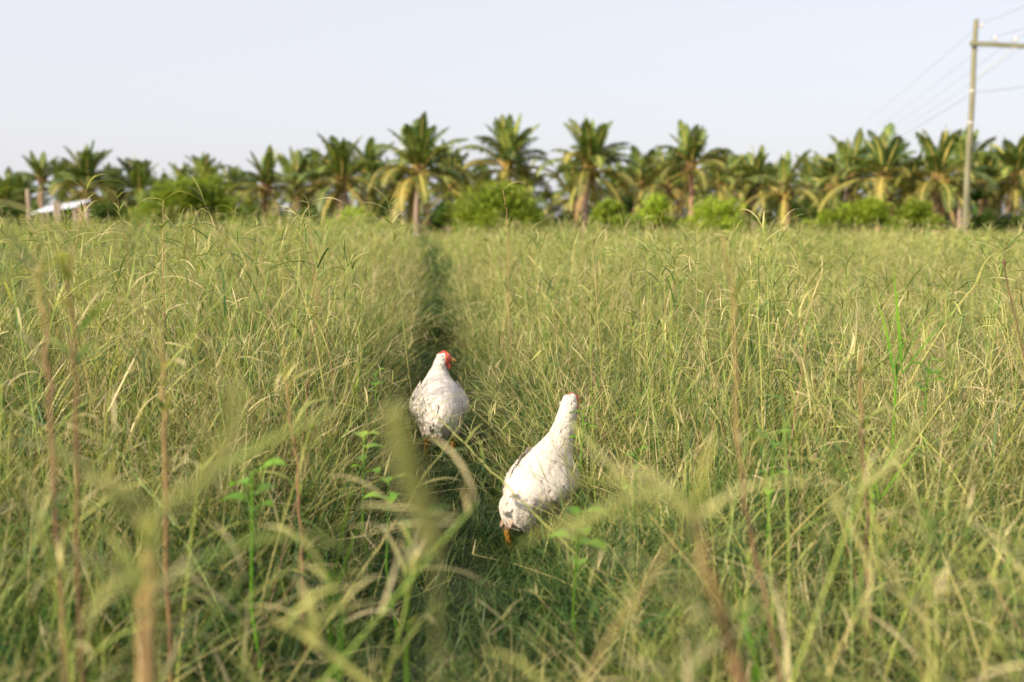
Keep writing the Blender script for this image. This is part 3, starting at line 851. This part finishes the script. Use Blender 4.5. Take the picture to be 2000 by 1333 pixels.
for zz in (za, at(1895, 178, 42).z, at(1892, 240, 42).z):
    mb = MB(); rr = .095 + .035 * (1 - zz / PT)
    mb.tube([Vector((0, 0, zz - .05)), Vector((0, 0, zz + .05))], [rr + .015] * 2, [0, 0], 12); mb.build('clamp', M_steel, pole, smooth=True)
arm_pts = []
for dx in (.75, 1.58, 2.40):
    mb = MB(); zt = za - math.tan(R(3)) * (dx - 1.1) + .085
    c = Vector((dx, -.17, zt))
    prof = [(0, .015), (.10, .015), (.11, .07), (.15, .075), (.16, .045), (.20, .06), (.24, .045), (.27, .02)]
    mb.tube([c + Vector((0, 0, z)) for z, _ in prof], [r for _, r in prof], [0] * len(prof), 9, cap=True)
    mb.build('insulator', M_ceramic, pole, smooth=True); arm_pts.append(PB + c + Vector((0, 0, .24)))
mb = MB(); c = Vector((.12, 0, PT - .3))
mb.tube([c, c + Vector((.12, 0, .02)), c + Vector((.13, 0, .16))], [.03, .05, .03], [0] * 3, 8, cap=True); mb.build('insulator', M_ceramic, pole, smooth=True)
top_pt = PB + c + Vector((.12, 0, .16)); mid_pt = PB + Vector((.14, 0, at(1893, 180, 42).z))
low_pt = PB + Vector((.12, 0, za - 1.9))
def wire(name, a, b, sag, r, label):
    mb = MB(); n = 24
    mb.tube([a.lerp(b, i / n) + Vector((0, 0, -sag * 4 * (i / n) * (1 - i / n))) for i in range(n + 1)], [r] * (n + 1), [0] * (n + 1), 4)
    o = mb.build('power_line', M_wire); o.location = (0, 0, 0); tag(o, label, 'power line', 'power lines at the utility pole')
FAR = Vector((-30, 175, 0)); NEAR = Vector((62, -12, 0))
def far_end(p, h): return Vector((p.x + .2 * 170, 218, h))
def near_end(p, h): return Vector((p.x - .2 * 50, -2, h))
names = ['the line on the inner crossarm insulator', 'the line on the middle crossarm insulator', 'the line on the outer crossarm insulator']
for i, (p, nm) in enumerate(zip(arm_pts, names)):
    wire('w', p, far_end(p, 9.2), 2.6, .007, 'thin wire running back over the palms, ' + nm)
    wire('w', p, near_end(p, p.z + .1), 1.3, .007, 'thin wire coming forward out of view, ' + nm)
wire('w', top_pt, far_end(top_pt, 10.2), 2.6, .007, 'topmost thin wire running back from the pole top')
wire('w', top_pt, near_end(top_pt, top_pt.z + .1), 1.3, .007, 'topmost thin wire coming forward from the pole top')
wire('w', mid_pt, far_end(mid_pt, 7.2), 2.0, .010, 'lowest wire running back from halfway up the pole')
wire('w', mid_pt, near_end(mid_pt, mid_pt.z + .1), 1.3, .010, 'lowest wire coming forward from halfway up the pole')

# ------------------------------------------------------------------ hens
def make_hen(name, loc, heading, scale, label, neck, head_dir, seed, body_pitch=0.0, comb=1.0, tail=1.0, width=1.0, legs=((-.05, .0, 0), (.05, .03, 0))):
    """local frame: +Y is where the hen walks, Z up"""
    rnd = random.Random(seed)
    t = empty(name, loc, -R(heading)); t.scale = (scale,) * 3
    tag(t, label, 'hen', 'white hens walking in the grass')
    body = MB()
    prof = [(-.225, .235, .008, .008), (-.21, .235, .030, .026), (-.18, .238, .058, .055), (-.14, .24, .082, .080), (-.09, .243, .098, .096),
            (-.03, .245, .106, .104), (.03, .25, .106, .106), (.08, .262, .096, .098), (.12, .285, .078, .080)]
    rot = Matrix.Rotation(body_pitch, 3, 'X'); piv = Vector((0, 0, .24))
    pts = []; rx = []
    for y, z, a, b in prof:
        pts.append(rot @ (Vector((0, y, z)) - piv) + piv); rx.append((a * width, b * width))
    # neck: list of (x, y, z, r)
    for x, y, z, r in neck: pts.append(Vector((x, y, z))); rx.append((r, r))
    # loft with varying ellipse
    n = 20; T = (pts[1] - pts[0]).normalized(); U = Vector((1, 0, 0))
    for i, p in enumerate(pts):
        if i > 0:
            T2 = (pts[min(i + 1, len(pts) - 1)] - pts[i - 1]).normalized(); q = T.rotation_difference(T2); U = q @ U; T = T2
        V = T.cross(U)
        for k in range(n):
            a = 2 * PI * k / n
            body.v.append(p + U * math.cos(a) * rx[i][0] + V * math.sin(a) * rx[i][1]); body.t.append(0)
    for i in range(len(pts) - 1):
        for k in range(n):
            a = i * n + k; b = i * n + (k + 1) % n
            body.quad(a, b, b + n, a + n)
    body.f.append(tuple(range(n))[::-1]); body.mi.append(0)
    e = (len(pts) - 1) * n; body.f.append(tuple(e + k for k in range(n))); body.mi.append(0)
    # head
    hc = pts[-1]; hd = Vector(head_dir).normalized()
    def blob(c, ax, rl, rw, rh):
        sd_ = ax.cross(Vector((0, 0, 1))).normalized(); up = sd_.cross(ax)
        st = len(body.v); rows = 9; cols = 14
        for i in range(rows + 1):
            th = PI * i / rows
            for k in range(cols):
                ph = 2 * PI * k / cols
                body.v.append(c + ax * (-math.cos(th) * rl) + sd_ * (math.sin(th) * math.cos(ph) * rw) + up * (math.sin(th) * math.sin(ph) * rh)); body.t.append(0)
        for i in range(rows):
            for k in range(cols):
                a = st + i * cols + k; b = st + i * cols + (k + 1) % cols
                body.quad(a, b, b + cols, a + cols)
    blob(hc + hd * .010 + Vector((0, 0, .004)), hd, .036, .024, .027)
    # legs: thigh, shank, toes
    for sx, fy, lift in legs:
        foot = Vector((sx * 1.15, fy - .01, .012 + lift)); hock = Vector((sx * 1.15, fy - .045, .122 + lift * .8)); knee = Vector((sx * 1.2, .03 + fy * .3, .165)); hip = Vector((sx * .9, .0, .22))
        body.tube([hip, knee, hock.lerp(knee, .5), hock], [.06, .045, .025, .015], [0] * 4, 12, cap=True)
        body.tube([hock, hock.lerp(foot, .5), foot], [.0150, .0120, .0130], [0] * 3, 9, cap=True)
        for a, l in ((-.45, .055), (0, .065), (.45, .055), (PI, .028)):
            d = Vector((math.sin(a), math.cos(a), 0))
            tip = foot + d * l; tip.z = .006 + lift * .6
            body.tube([foot, foot.lerp(tip, .5) + Vector((0, 0, .005)), tip], [.010, .008, .004], [0] * 3, 7, cap=True)
    # one continuous skin
    tmp = bpy.data.objects.new('tmp', body.mesh('tmp', M_feather)); C.objects.link(tmp)
    rm = tmp.modifiers.new('r', 'REMESH'); rm.mode = 'VOXEL'; rm.voxel_size = .0048; rm.use_smooth_shade = True
    sm = tmp.modifiers.new('s', 'SMOOTH'); sm.factor = .5; sm.iterations = 3
    dg = bpy.context.evaluated_depsgraph_get()
    me = bpy.data.meshes.new_from_object(tmp.evaluated_get(dg)); me.name = 'body'
    bpy.data.objects.remove(tmp)
    me.materials.clear()
    for m in (M_feather, M_shank, M_redskin): me.materials.append(m)
    hsd = hd.cross(Vector((0, 0, 1))).normalized()
    for p in me.polygons:
        c = p.center
        p.use_smooth = True
        if c.z < .130: p.material_index = 1
        rel = c - hc
        if rel.dot(hd) > .012 and abs(rel.dot(hsd)) > .004 and rel.z > -.03 and rel.length < .06: p.material_index = 2
    bo = link_mesh('body', me, t)
    # comb, beak, wattles, eyes, ear lobes
    up = Vector((0, 0, 1)); top = hc + hd * .008 + up * .028
    mb = MB(); m_ = 11; base = []; tip = []
    for i in range(m_):
        f = i / (m_ - 1); q = top + hd * (-.020 + .048 * f) - up * (.006 + .008 * f)
        hgt = (.010 + .016 * math.sin(PI * f) * (1 if i % 2 else .55)) * comb
        for s_ in (-1, 1):
            mb.v += [q + hsd * s_ * .0035, q + hsd * s_ * .0014 + up * hgt]; mb.t += [0, 0]
    for i in range(m_ - 1):
        a = i * 4
        mb.quad(a, a + 4, a + 5, a + 1); mb.quad(a + 2, a + 3, a + 7, a + 6); mb.quad(a + 1, a + 5, a + 7, a + 3)
    mb.quad(0, 1, 3, 2); a = (m_ - 1) * 4; mb.quad(a, a + 2, a + 3, a + 1)
    mb.build('comb', M_redskin, t, smooth=False)
    mb = MB(); b0 = hc + hd * .040
    mb.tube([b0, b0 + hd * .010 - up * .001, b0 + hd * .020 - up * .006, b0 + hd * .024 - up * .011], [.010, .0085, .005, .001], [0] * 4, 8, cap=True)
    mb.build('beak', M_beak, t, smooth=True)
    for s_ in (-1, 1):
        mb = MB(); w0 = hc + hd * .030 + hsd * s_ * .009 - up * .014
        mb.tube([w0, w0 - up * .010, w0 - up * .022, w0 - up * .030], [.004, .009, .010, .003], [0] * 4, 8, cap=True, squash=.45, side=hd); mb.build('wattle', M_redskin, t, smooth=True)
        mb = MB(); c = hc + hd * .020 + hsd * s_ * .0215 + up * .008
        mb.tube([c - hsd * s_ * .003, c + hsd * s_ * .0015, c + hsd * s_ * .003], [.006, .005, .0025], [0] * 3, 10, cap=True)
        eye = mb.build('eye', M_eye, t, smooth=True)
        mb = MB(); mb.tube([c + hsd * s_ * .002, c + hsd * s_ * .0037], [.0028, .0015], [0] * 2, 8, cap=True); mb.build('pupil', M_pupil, eye, smooth=True)
    # plumage: overlapping contour feathers over the skin
    from mathutils.bvhtree import BVHTree
    fb = MB(); polys = [p for p in me.polygons if p.material_index == 0]
    polys.sort(key=lambda p: p.index)
    def feather(c, nrm, back, L_, W_, tt, lift, rad=.10):
        back = (back - nrm * back.dot(nrm))
        if back.length < 1e-4: return
        back.normalize(); sd_ = nrm.cross(back)
        i0 = len(fb.v)
        for f, wv, lz in ((0, .35, .001), (.35, 1, .004), (.72, .92, .004 + lift * .3), (1.0, .30, .002 + lift * .5)):
            q = c + back * L_ * f + nrm * (lz * .95 - (L_ * f) ** 2 / (2 * rad))
            fb.v += [q - sd_ * W_ * wv * .5 - nrm * (W_ * wv) ** 2 / (8 * rad), q + nrm * W_ * .03 * wv, q + sd_ * W_ * wv * .5 - nrm * (W_ * wv) ** 2 / (8 * rad)]
            te = tt + rnd.uniform(0, .06) + .10 * f * rnd.random(); fb.t += [te, te - .03, te]
        for j in range(3):
            a = i0 + j * 3
            fb.quad(a, a + 1, a + 4, a + 3); fb.quad(a + 1, a + 2, a + 5, a + 4)
    for k in range(5200):
        p = rnd.choice(polys); c = p.center; nrm = Vector(p.normal)
        neckish = c.y > .11 or c.z > .36
        nk = sstep(.07, .17, c.y + .6 * (c.z - .30)); back = Vector((0, -1, -.25)).lerp(Vector((0, -.35, -1)), nk)
        if c.z < .17: back = Vector((0, -.4, -1))
        back = back.lerp(Vector((0, -1, -.5)), .0)
        if (c - hc).dot(hd) > .0 and c.z > hc.z - .03: continue
        if abs(nrm.x) > .3 and .18 < c.z < .29 and -.1 < c.y < .05: continue
        # soiling towards the vent and the thighs
        d1 = sstep(.23, .12, c.z) * sstep(.05, -.08, c.y)
        tt = .03 + .85 * d1 + .20 * max(0, noise.noise(c * 14 + Vector((seed, 0, 0)))) + rnd.uniform(0, .05)
        L_ = rnd.uniform(.024, .036) if not neckish else rnd.uniform(.016, .024)
        feather(c, nrm, back + Vector((rnd.uniform(-.15, .15), 0, 0)), L_, L_ * .55, tt, rnd.uniform(0, .004), .10 if not neckish else .05)
    pl = fb.build('plumage', M_plume, t); pl['kind'] = 'stuff'
    # folded wings with long flight feathers
    for s_ in (-1, 1):
        wg = MB(); sh_ = Vector((s_ * .092, .085, .285)); 
        def wp(u, v):   # u backwards 0..1, v down 0..1
            y = .10 - .26 * u; bul = math.sin(PI * min(1, .15 + .8 * u)) ** .7
            z = .315 - .125 * v - .030 * u * (1 - v) + .015 * bul * (1 - v) + .05 * u * v
            x = s_ * (.054 + .076 * bul * math.sin(PI * (.12 + .55 * v)) - .022 * u)
            return rot @ (Vector((x, y, z)) - piv) + piv
        nu, nv = 12, 8; st = len(wg.v)
        for i in range(nu + 1):
            for j in range(nv + 1):
                wg.v.append(wp(i / nu, j / nv)); wg.t.append(.06 + .1 * rnd.random())
        for i in range(nu):
            for j in range(nv):
                a = st + i * (nv + 1) + j; wg.quad(a, a + 1, a + nv + 2, a + nv + 1)
        wing = wg.build('wing', M_plume, t, smooth=True)
        fb = MB()
        for layer, (u0, u1, Lm, Wm, cnt) in enumerate(((.45, .8, .10, .020, 12), (.2, .6, .055, .022, 60), (0, .45, .032, .020, 120))):
            for k in range(cnt):
                u = rnd.uniform(u0, u1); v = (k + .5) / cnt if layer == 0 else rnd.random()
                c = wp(u, v); c2 = wp(min(1, u + .05), v); c3 = wp(u, min(1, v + .05))
                back = (c2 - c); nrm = back.cross(c3 - c).normalized() * s_
                if nrm.x * s_ < 0: nrm = -nrm
                feather(c + nrm * (.002 + .002 * layer), nrm, back + Vector((0, 0, -.15 * back.length)), Lm * rnd.uniform(.8, 1.1), Wm, .05 + .08 * rnd.random() + (.30 if layer == 0 else 0), .003, .16)  # long feathers tinted darker: wing-fold shade put into the colour, with some soiling
        ff = fb.build('flight_feathers', M_plume, wing); ff['kind'] = 'stuff'
    # tail: a short fan
    fb = MB()
    for k in range(170):
        v_ = rnd.random(); a = rnd.uniform(-1.3, 1.3)
        c = rot @ (Vector((math.sin(a) * .062 * width, -.150 - .062 * math.sin(PI * (.15 + .75 * v_)) * math.cos(a * .8), .305 - .115 * v_)) - piv) + piv
        d = rot @ Vector((math.sin(a) * .35, -.75 + .7 * v_, -.35 - .65 * v_))
        nrm = (rot @ Vector((math.sin(a), -.35 - v_, .9 - .8 * v_))).normalized()
        feather(c, nrm, d, rnd.uniform(.034, .055) * (.6 + .4 * tail), .024, .04 + .10 * rnd.random() + .25 * v_ * rnd.random(), .004, .075)
    fb.build('tail', M_plume, t)
    return t

make_hen('hen', (-.315, 4.25, gz(-.315, 4.25)), -6, 1.0,
         'white hen further along the path, seen from behind with its red face turned right',
         [(0, .140, .322, .062), (.004, .155, .352, .047), (.008, .155, .380, .034), (.012, .15, .405, .028), (.018, .148, .420, .0265)],
         (1, .12, -.02), 3, body_pitch=R(6), legs=((-.05, .02, 0), (.05, -.02, 0)))
make_hen('hen', (.092, 3.10, gz(.09, 3.1)), 30, .89,
         'white hen nearer the viewer, walking away to the right with an orange leg showing',
         [(.004, .118, .350, .060), (.012, .136, .388, .045), (.022, .146, .434, .037), (.030, .153, .480, .032), (.034, .160, .514, .0295)],
         (.25, 1, -.05), 4, body_pitch=R(20), tail=.75, width=.93, comb=.6, legs=((-.05, -.105, 0), (.048, .06, 0)))

# ------------------------------------------------------------------ individual stalks and weeds
def stalk(pts_px, r, label, seed, tint=(.1, .7), leaves=(), name='tall_grass_stalk', spray=3, mat=None, group='single stalks standing out of the grass', spray_len=.14, leafw=.008):
    """pts_px: (px, py, Y) from foot to tip; leaves: (t, dx, dz, length, droop, tint)"""
    rnd = random.Random(seed)
    P = [at(*q) for q in pts_px]
    # carry the foot down to the ground
    foot = P[0].copy()
    if foot.z > .03:
        d = (P[0] - P[1]); dz = min(-.25 * d.length, d.z)
        foot2 = P[0] + Vector((d.x, d.y, dz)) * (P[0].z / -dz); P = [foot2] + P
    o = empty(name, (P[0].x, P[0].y, 0)); tag(o, label, 'grass stalk', group)
    org = Vector((P[0].x, P[0].y, 0))
    Q = []
    for i in range(len(P) - 1):
        p0_, p1, p2, p3 = P[max(0, i - 1)], P[i], P[i + 1], P[min(len(P) - 1, i + 2)]
        for k in range(6):
            u = k / 6
            Q.append(.5 * ((2 * p1) + (p2 - p0_) * u + (2 * p0_ - 5 * p1 + 4 * p2 - p3) * u * u + (-p0_ + 3 * p1 - 3 * p2 + p3) * u ** 3) - org)
    Q.append(P[-1] - org)
    n = len(Q)
    wv = rnd.uniform(0, 6)
    Q = [q + Vector((math.sin(i * .9 + wv) + math.sin(i * 2.3 + wv), math.cos(i * 1.3 + wv), 0)) * (.0022 if 0 < i < n - 1 else 0) for i, q in enumerate(Q)]
    rr = [r * .84 * (1.1 - .5 * i / (n - 1)) * (1.25 if i % 6 == 0 and 0 < i < n - 1 else 1) for i in range(n)]
    mb = MB(); mb.tube(Q, rr, [tint[0] + (tint[1] - tint[0]) * i / (n - 1) for i in range(n)], 7, cap=True)
    mb.build('stem', mat or M_stalk, o, smooth=True)
    leaves = list(leaves) + [(rnd.uniform(.45, .95), rnd.uniform(0, 360), rnd.uniform(.07, .12), rnd.uniform(.5, 1.5), rnd.uniform(.3, .7)) for _ in range(6)]
    for (t, az, L_, droop, tt) in leaves:
        f = t * (n - 1); i = min(n - 2, int(f)); p = Q[i].lerp(Q[i + 1], f - i)
        m_ = MB(); leaf(m_, p, R(az), rnd.uniform(.45, .9), L_, leafw, droop, tt, min(1, tt + .3), 8, twist=rnd.uniform(-.6, .6))
        m_.build('leaf', M_grass, o, smooth=True)
    if spray:
        for k in range(spray):
            m_ = MB(); leaf(m_, Q[-1], rnd.uniform(0, 6.28) if spray > 2 else rnd.choice([.2, 2.9]), rnd.uniform(.3, 1.2), spray_len * rnd.uniform(.7, 1.2), leafw * .8, rnd.uniform(.8, 2.2), .55, .85, 7, twist=rnd.uniform(-1, 1))
            m_.build('leaf', M_grass, o, smooth=True)
    return o

stalk([(150, 880, 1.45), (146, 700, 1.45), (135, 560, 1.45), (141, 478, 1.45)], .0034, 'reddish stalk with a green leaf pointing right at its tip, far left', 1, (.25, .6), [(.99, 10, .16, .6, .45), (.5, 150, .10, 1.2, .5)], spray=1, leafw=.012)
stalk([(105, 900, 1.40), (95, 720, 1.40), (82, 600, 1.40), (72, 520, 1.40)], .0036, 'brown bent stalk beside the far left edge, left of the reddish one', 2, (.1, .75), [(.99, 190, .13, 1.6, .8), (.9, 0, .10, 1.4, .75)], spray=1, leafw=.011)
stalk([(322, 900, 1.7), (318, 760, 1.7), (314, 640, 1.7)], .0045, 'orange brown stalk with a blunt tip, between the left edge and the near hen', 3, (.35, .85), [(.8, 20, .12, 1.2, .5)], spray=2)
stalk([(285, 1330, .78), (288, 1180, .78), (290, 1010, .78)], .0066, 'thick blurred brown stalk close up at bottom left', 4, (.3, .75), [(.97, 45, .22, .5, .35), (.9, 160, .2, 1.3, .4), (.7, 20, .2, 1.6, .3), (.5, 175, .16, 1.3, .35)], spray=2, leafw=.011, spray_len=.10)
stalk([(1475, 1080, 1.5), (1447, 930, 1.5), (1436, 740, 1.5), (1432, 600, 1.5), (1412, 458, 1.5)], .0033, 'long thin reddish stalk right of the near hen, reaching almost to the bushes', 5, (.1, .6), [(.66, 195, .10, .8, .7), (.42, 165, .09, .9, .8), (.99, 200, .1, 1.2, .5)], spray=1, leafw=.008)
stalk([(1695, 1110, 1.95), (1690, 950, 1.95), (1680, 800, 1.95), (1683, 672, 1.95)], .0034, 'purple stalk standing alone in the right of the field', 6, (.0, .45), [(.7, 30, .12, 1.2, .5)], spray=2)
stalk([(1440, 1330, .80), (1415, 1220, .80), (1375, 1090, .80), (1345, 985, .80)], .0056, 'thick blurred pinkish stalk close up at bottom right', 7, (.3, .6), [(.97, 165, .15, .9, .55), (.9, 35, .13, 1.2, .5), (.6, 170, .14, 1, .5)], spray=2, leafw=.010, spray_len=.1)
stalk([(590, 1110, 2.1), (583, 950, 2.1), (568, 820, 2.1), (555, 735, 2.1)], .0034, 'pinkish purple stalk left of the path, below the far hen', 8, (.05, .5), [(.75, 25, .12, 1.2, .4), (.5, 170, .1, 1.3, .4)], spray=3)
stalk([(600, 760, 2.9), (608, 660, 2.9), (628, 552, 2.9)], .0026, 'thin pink-tipped stalk up the field left of the far hen', 9, (.3, .6), [(.7, 20, .12, 1.6, .4)], spray=2)
stalk([(1050, 1010, 2.3), (985, 945, 2.3), (915, 875, 2.35), (845, 805, 2.4)], .0026, 'yellow green stalk leaning across between the two hens', 10, (.95, 1), [(.6, 10, .06, 1.4, .5)], spray=2, spray_len=.09)
stalk([(745, 1060, 2.0), (830, 930, 2.2), (905, 820, 2.4)], .0018, 'thin straw leaning right below the far hen', 21, (.8, .9), [], spray=2)
stalk([(612, 540, 4.3), (608, 470, 4.3), (603, 398, 4.3)], .0022, 'stalk with drooping seed tip against the palms below the full yellow-ribbed palm', 11, (.5, .7), [(.8, 190, .12, 1.4, .7)], spray=3)
stalk([(775, 520, 4.2), (768, 460, 4.2), (760, 400, 4.2)], .0022, 'green stalk reaching up left of the lime-washed palm trunk', 12, (.9, 1), [(.9, 175, .13, 1.0, .5), (.99, 40, .11, .3, .5)], spray=3)
stalk([(992, 500, 5.2), (990, 430, 5.2), (983, 372, 5.2)], .0030, 'brown stalk rising in front of the round bright bush', 13, (.4, .6), [(.7, 170, .09, .8, .7), (.98, 190, .08, 1.8, .6)], spray=2)
stalk([(150, 470, 4.2), (163, 410, 4.2), (170, 362, 4.2)], .0022, 'leaning stalk crossing the right end of the white roof', 14, (.6, .8), [(.9, 165, .16, .6, .5), (.92, -40, .16, 1.3, .5)], spray=2)
stalk([(245, 480, 4.6), (235, 420, 4.6), (226, 375, 4.6)], .0020, 'thin stalk with small tip right of the white roof', 15, (.6, .8), [], spray=2, spray_len=.06)
stalk([(318, 500, 4.0), (317, 440, 4.0), (320, 392, 4.0)], .0024, 'brownish stalk in front of the left foot of the large light green bush', 16, (.4, .7), [(.8, 30, .15, .5, .5), (.9, 150, .12, .9, .6)], spray=2)
stalk([(1310, 620, 5.5), (1322, 520, 5.5), (1290, 430, 5.5)], .003, 'bent stalk with a nodding tip below the red-trunked palm', 17, (.4, .7), [(.9, 170, .13, 1, .7)], spray=3)
stalk([(1500, 600, 3.6), (1497, 520, 3.6), (1490, 448, 3.6)], .0022, 'pale stalk with an arching spray below the yellow-skirted palm', 18, (.9, 1), [(.9, 180, .2, .9, .8), (.85, 20, .12, 1, .5)], spray=4)
stalk([(1970, 560, 3.0), (1962, 520, 3.0), (1965, 480, 3.0)], .0024, 'dark forked stalk near the right edge, below the pole', 19, (.1, .3), [(.9, 10, .14, .6, .2), (.9, 120, .12, .3, .3)], spray=3)
stalk([(715, 1330, .95), (640, 1270, .95), (540, 1215, .95)], .0038, 'straight straw lying diagonally close up at the bottom', 20, (.95, 1), [], spray=0)
stalk([(795, 1330, 1.5), (795, 1180, 1.5), (795, 1030, 1.5)], .0028, 'green upright stem with paired blue green leaves at bottom centre', 22, (.6, .6), [(.99, 165, .09, 1.4, .1), (.99, 20, .09, 1.4, .1)], spray=2, mat=M_green)
stalk([(665, 1300, 1.2), (668, 1200, 1.2), (640, 1130, 1.2)], .0026, 'bent green stem at bottom centre left', 23, (.3, .4), [(.9, 200, .1, .6, .1)], spray=1, mat=M_green)

# fluffy seed heads, out of focus close to the viewer
def seed_stalk(pts_px, label, seed, wid=.012, n=420):
    rnd = random.Random(seed); P = [at(*q) for q in pts_px]
    d = P[0] - P[1]
    foot = Vector((P[0].x + d.x * .6, P[0].y + d.y * .6, 0)); Pf = [foot] + P; org = foot.copy()
    o = empty('seed_stalk', foot); tag(o, label, 'grass stalk', 'feathery seed heads close to the viewer')
    mb = MB(); mb.tube([p - org for p in Pf], [.0008] + [.0008] * (len(P) - 1) + [.0004], [.6] * len(Pf), 6, cap=True); mb.build('stem', M_seed, o, smooth=True)
    mb = MB()
    for k in range(n):
        f = rnd.random() * (len(P) - 1); i = min(len(P) - 2, int(f)); p = P[i].lerp(P[i + 1], f - i) - org
        ax = (P[i + 1] - P[i]).normalized(); a = rnd.uniform(0, 6.28)
        u = ax.orthogonal().normalized(); u = Quaternion(ax, a) @ u
        dd = (ax * .9 + u * .8).normalized(); L_ = wid * rnd.uniform(.7, 1.3)
        mb.strip([p, p + dd * L_ * .6, p + dd * L_ + u * L_ * .2], [ax.cross(u)] * 3, [.0006, .0012, .0003], [.4, .6, .9])
    sp = mb.build('spikelets', M_seed, o); sp['kind'] = 'stuff'
seed_stalk([(850, 1085, .62), (825, 1000, .61), (790, 900, .60), (765, 815, .60)], 'pale fuzzy seed head, a broad blurred band left of and below the two hens', 1, .0105, 1000)
seed_stalk([(300, 1010, .68), (400, 940, .67), (452, 860, .66), (462, 760, .66)], 'fuzzy seed head arching up in the lower left', 2, .008, 600)
seed_stalk([(1360, 1020, .75), (1300, 955, .75), (1190, 985, .75), (1100, 1050, .75)], 'fuzzy seed head nodding left in the lower middle', 3, .008, 420)
seed_stalk([(1620, 1000, 1.1), (1740, 905, 1.1), (1795, 825, 1.1)], 'thin fuzzy seed head leaning right, right of the near hen', 4, .008, 300)
seed_stalk([(1230, 960, 1.3), (1175, 890, 1.3), (1120, 830, 1.3)], 'thin fuzzy seed head crossing the neck of the near hen', 5, .008, 260)

def broad(px, py, Y, size, n, label, seed, stem_h=None):
    """weed with oval leaves"""
    rnd = random.Random(seed); P = at(px, py, Y)
    o = empty('broadleaf_weed', (P.x, P.y, 0)); tag(o, label, 'weed', 'broad leaved weeds in the grass')
    top = Vector((0, 0, P.z)); mb = MB(); mb.tube([Vector((0.02, 0.01, 0)), Vector((-.01, 0, P.z * .5)), top], [.003, .0024, .0016], [.4] * 3, 5); mb.build('stem', M_green, o, smooth=True)
    for k in range(n):
        a = k * 2.4 + rnd.uniform(-.4, .4); zz = P.z - .02 * k * rnd.uniform(.6, 1.3)
        d = Vector((math.cos(a), math.sin(a), rnd.uniform(.1, .6))).normalized(); sd_ = d.cross(Vector((0, 0, 1))).normalized(); s = size * rnd.uniform(.7, 1.15)
        m_ = MB(); b0 = Vector((0, 0, max(.02, zz))); b1 = b0 + d * s * .35
        m_.tube([b0, b1], [.0012, .001], [.5, .5], 4)
        i0 = len(m_.v); prof = [(0, .05), (.15, .33), (.4, .46), (.65, .40), (.85, .22), (1, .02)]
        for f, ww in prof:
            q = b1 + d * s * f - Vector((0, 0, s * .35 * f * f))
            m_.v += [q - sd_ * s * ww + Vector((0, 0, s * ww * .3)), q, q + sd_ * s * ww + Vector((0, 0, s * ww * .3))]; m_.t += [.55, .7, .55]
        for j in range(len(prof) - 1):
            a_ = i0 + j * 3; m_.quad(a_, a_ + 1, a_ + 4, a_ + 3); m_.quad(a_ + 1, a_ + 2, a_ + 5, a_ + 4)
        m_.build('leaf', M_green, o, smooth=True)
broad(1512, 850, 2.3, .042, 8, 'bright green oval leaved weed right of the near hen', 1)
broad(1815, 705, 3.0, .050, 8, 'light green weed with pointed leaves near the right edge', 2)
broad(1140, 800, 3.1, .038, 6, 'small light green weed beside the neck of the near hen', 3)
broad(712, 850, 2.6, .042, 7, 'bright leaved weed left of the far hen, low in the grass', 4)
broad(492, 925, 1.9, .050, 7, 'weed with broad flat leaves in the lower left', 5)
broad(735, 725, 3.6, .034, 5, 'tiny leafy weed at the left edge of the path', 6)
broad(1245, 880, 2.4, .034, 6, 'small dull green weed in the grass right of the near hen body', 7)
broad(1130, 1000, 2.0, .045, 7, 'light green weed below the near hen', 8)
broad(760, 935, 2.3, .045, 6, 'broad leaved weed beside the fuzzy band at centre left', 9)

def blades(px, py, Y, n, L_, label, seed, W=.014):
    rnd = random.Random(seed); P = at(px, py, Y); o = empty('broad_grass_clump', (P.x, P.y, 0)); tag(o, label, 'grass clump', 'clumps of broad bright blades')
    for k in range(n):
        m_ = MB(); a = rnd.choice([0, PI]) + rnd.uniform(-.6, .6)
        leaf(m_, Vector((rnd.uniform(-.02, .02), rnd.uniform(-.02, .02), max(0, P.z - .15))), a, rnd.uniform(.9, 1.45), L_ * rnd.uniform(.7, 1.1), W, rnd.uniform(.05, .5), .4, .7, 8)
        m_.build('leaf', M_green, o, smooth=True)
    m_ = MB(); m_.tube([Vector((0, 0, 0)), Vector((0, 0, max(.05, P.z - .12)))], [.007, .004], [.4, .4], 6); m_.build('stem', M_green, o)
blades(1755, 640, 3.2, 7, .34, 'clump of long bright green blades fanning up, right of the field', 1)
blades(1285, 500, 9, 6, .45, 'bright blades below the low bushes right of centre', 2, .02)
blades(1710, 880, 2.6, 5, .25, 'low clump of bright blades in the right of the field', 3, .010)
blades(640, 1000, 1.9, 5, .22, 'clump of bluish green blades in the lower left of centre', 4, .008)
blades(1480, 1150, 1.4, 5, .20, 'clump of green blades at the bottom right of centre', 5, .008)
print('tufts', len(tall), len(wisp), len(base), len(low), len(far), 'objects', len(bpy.data.objects))
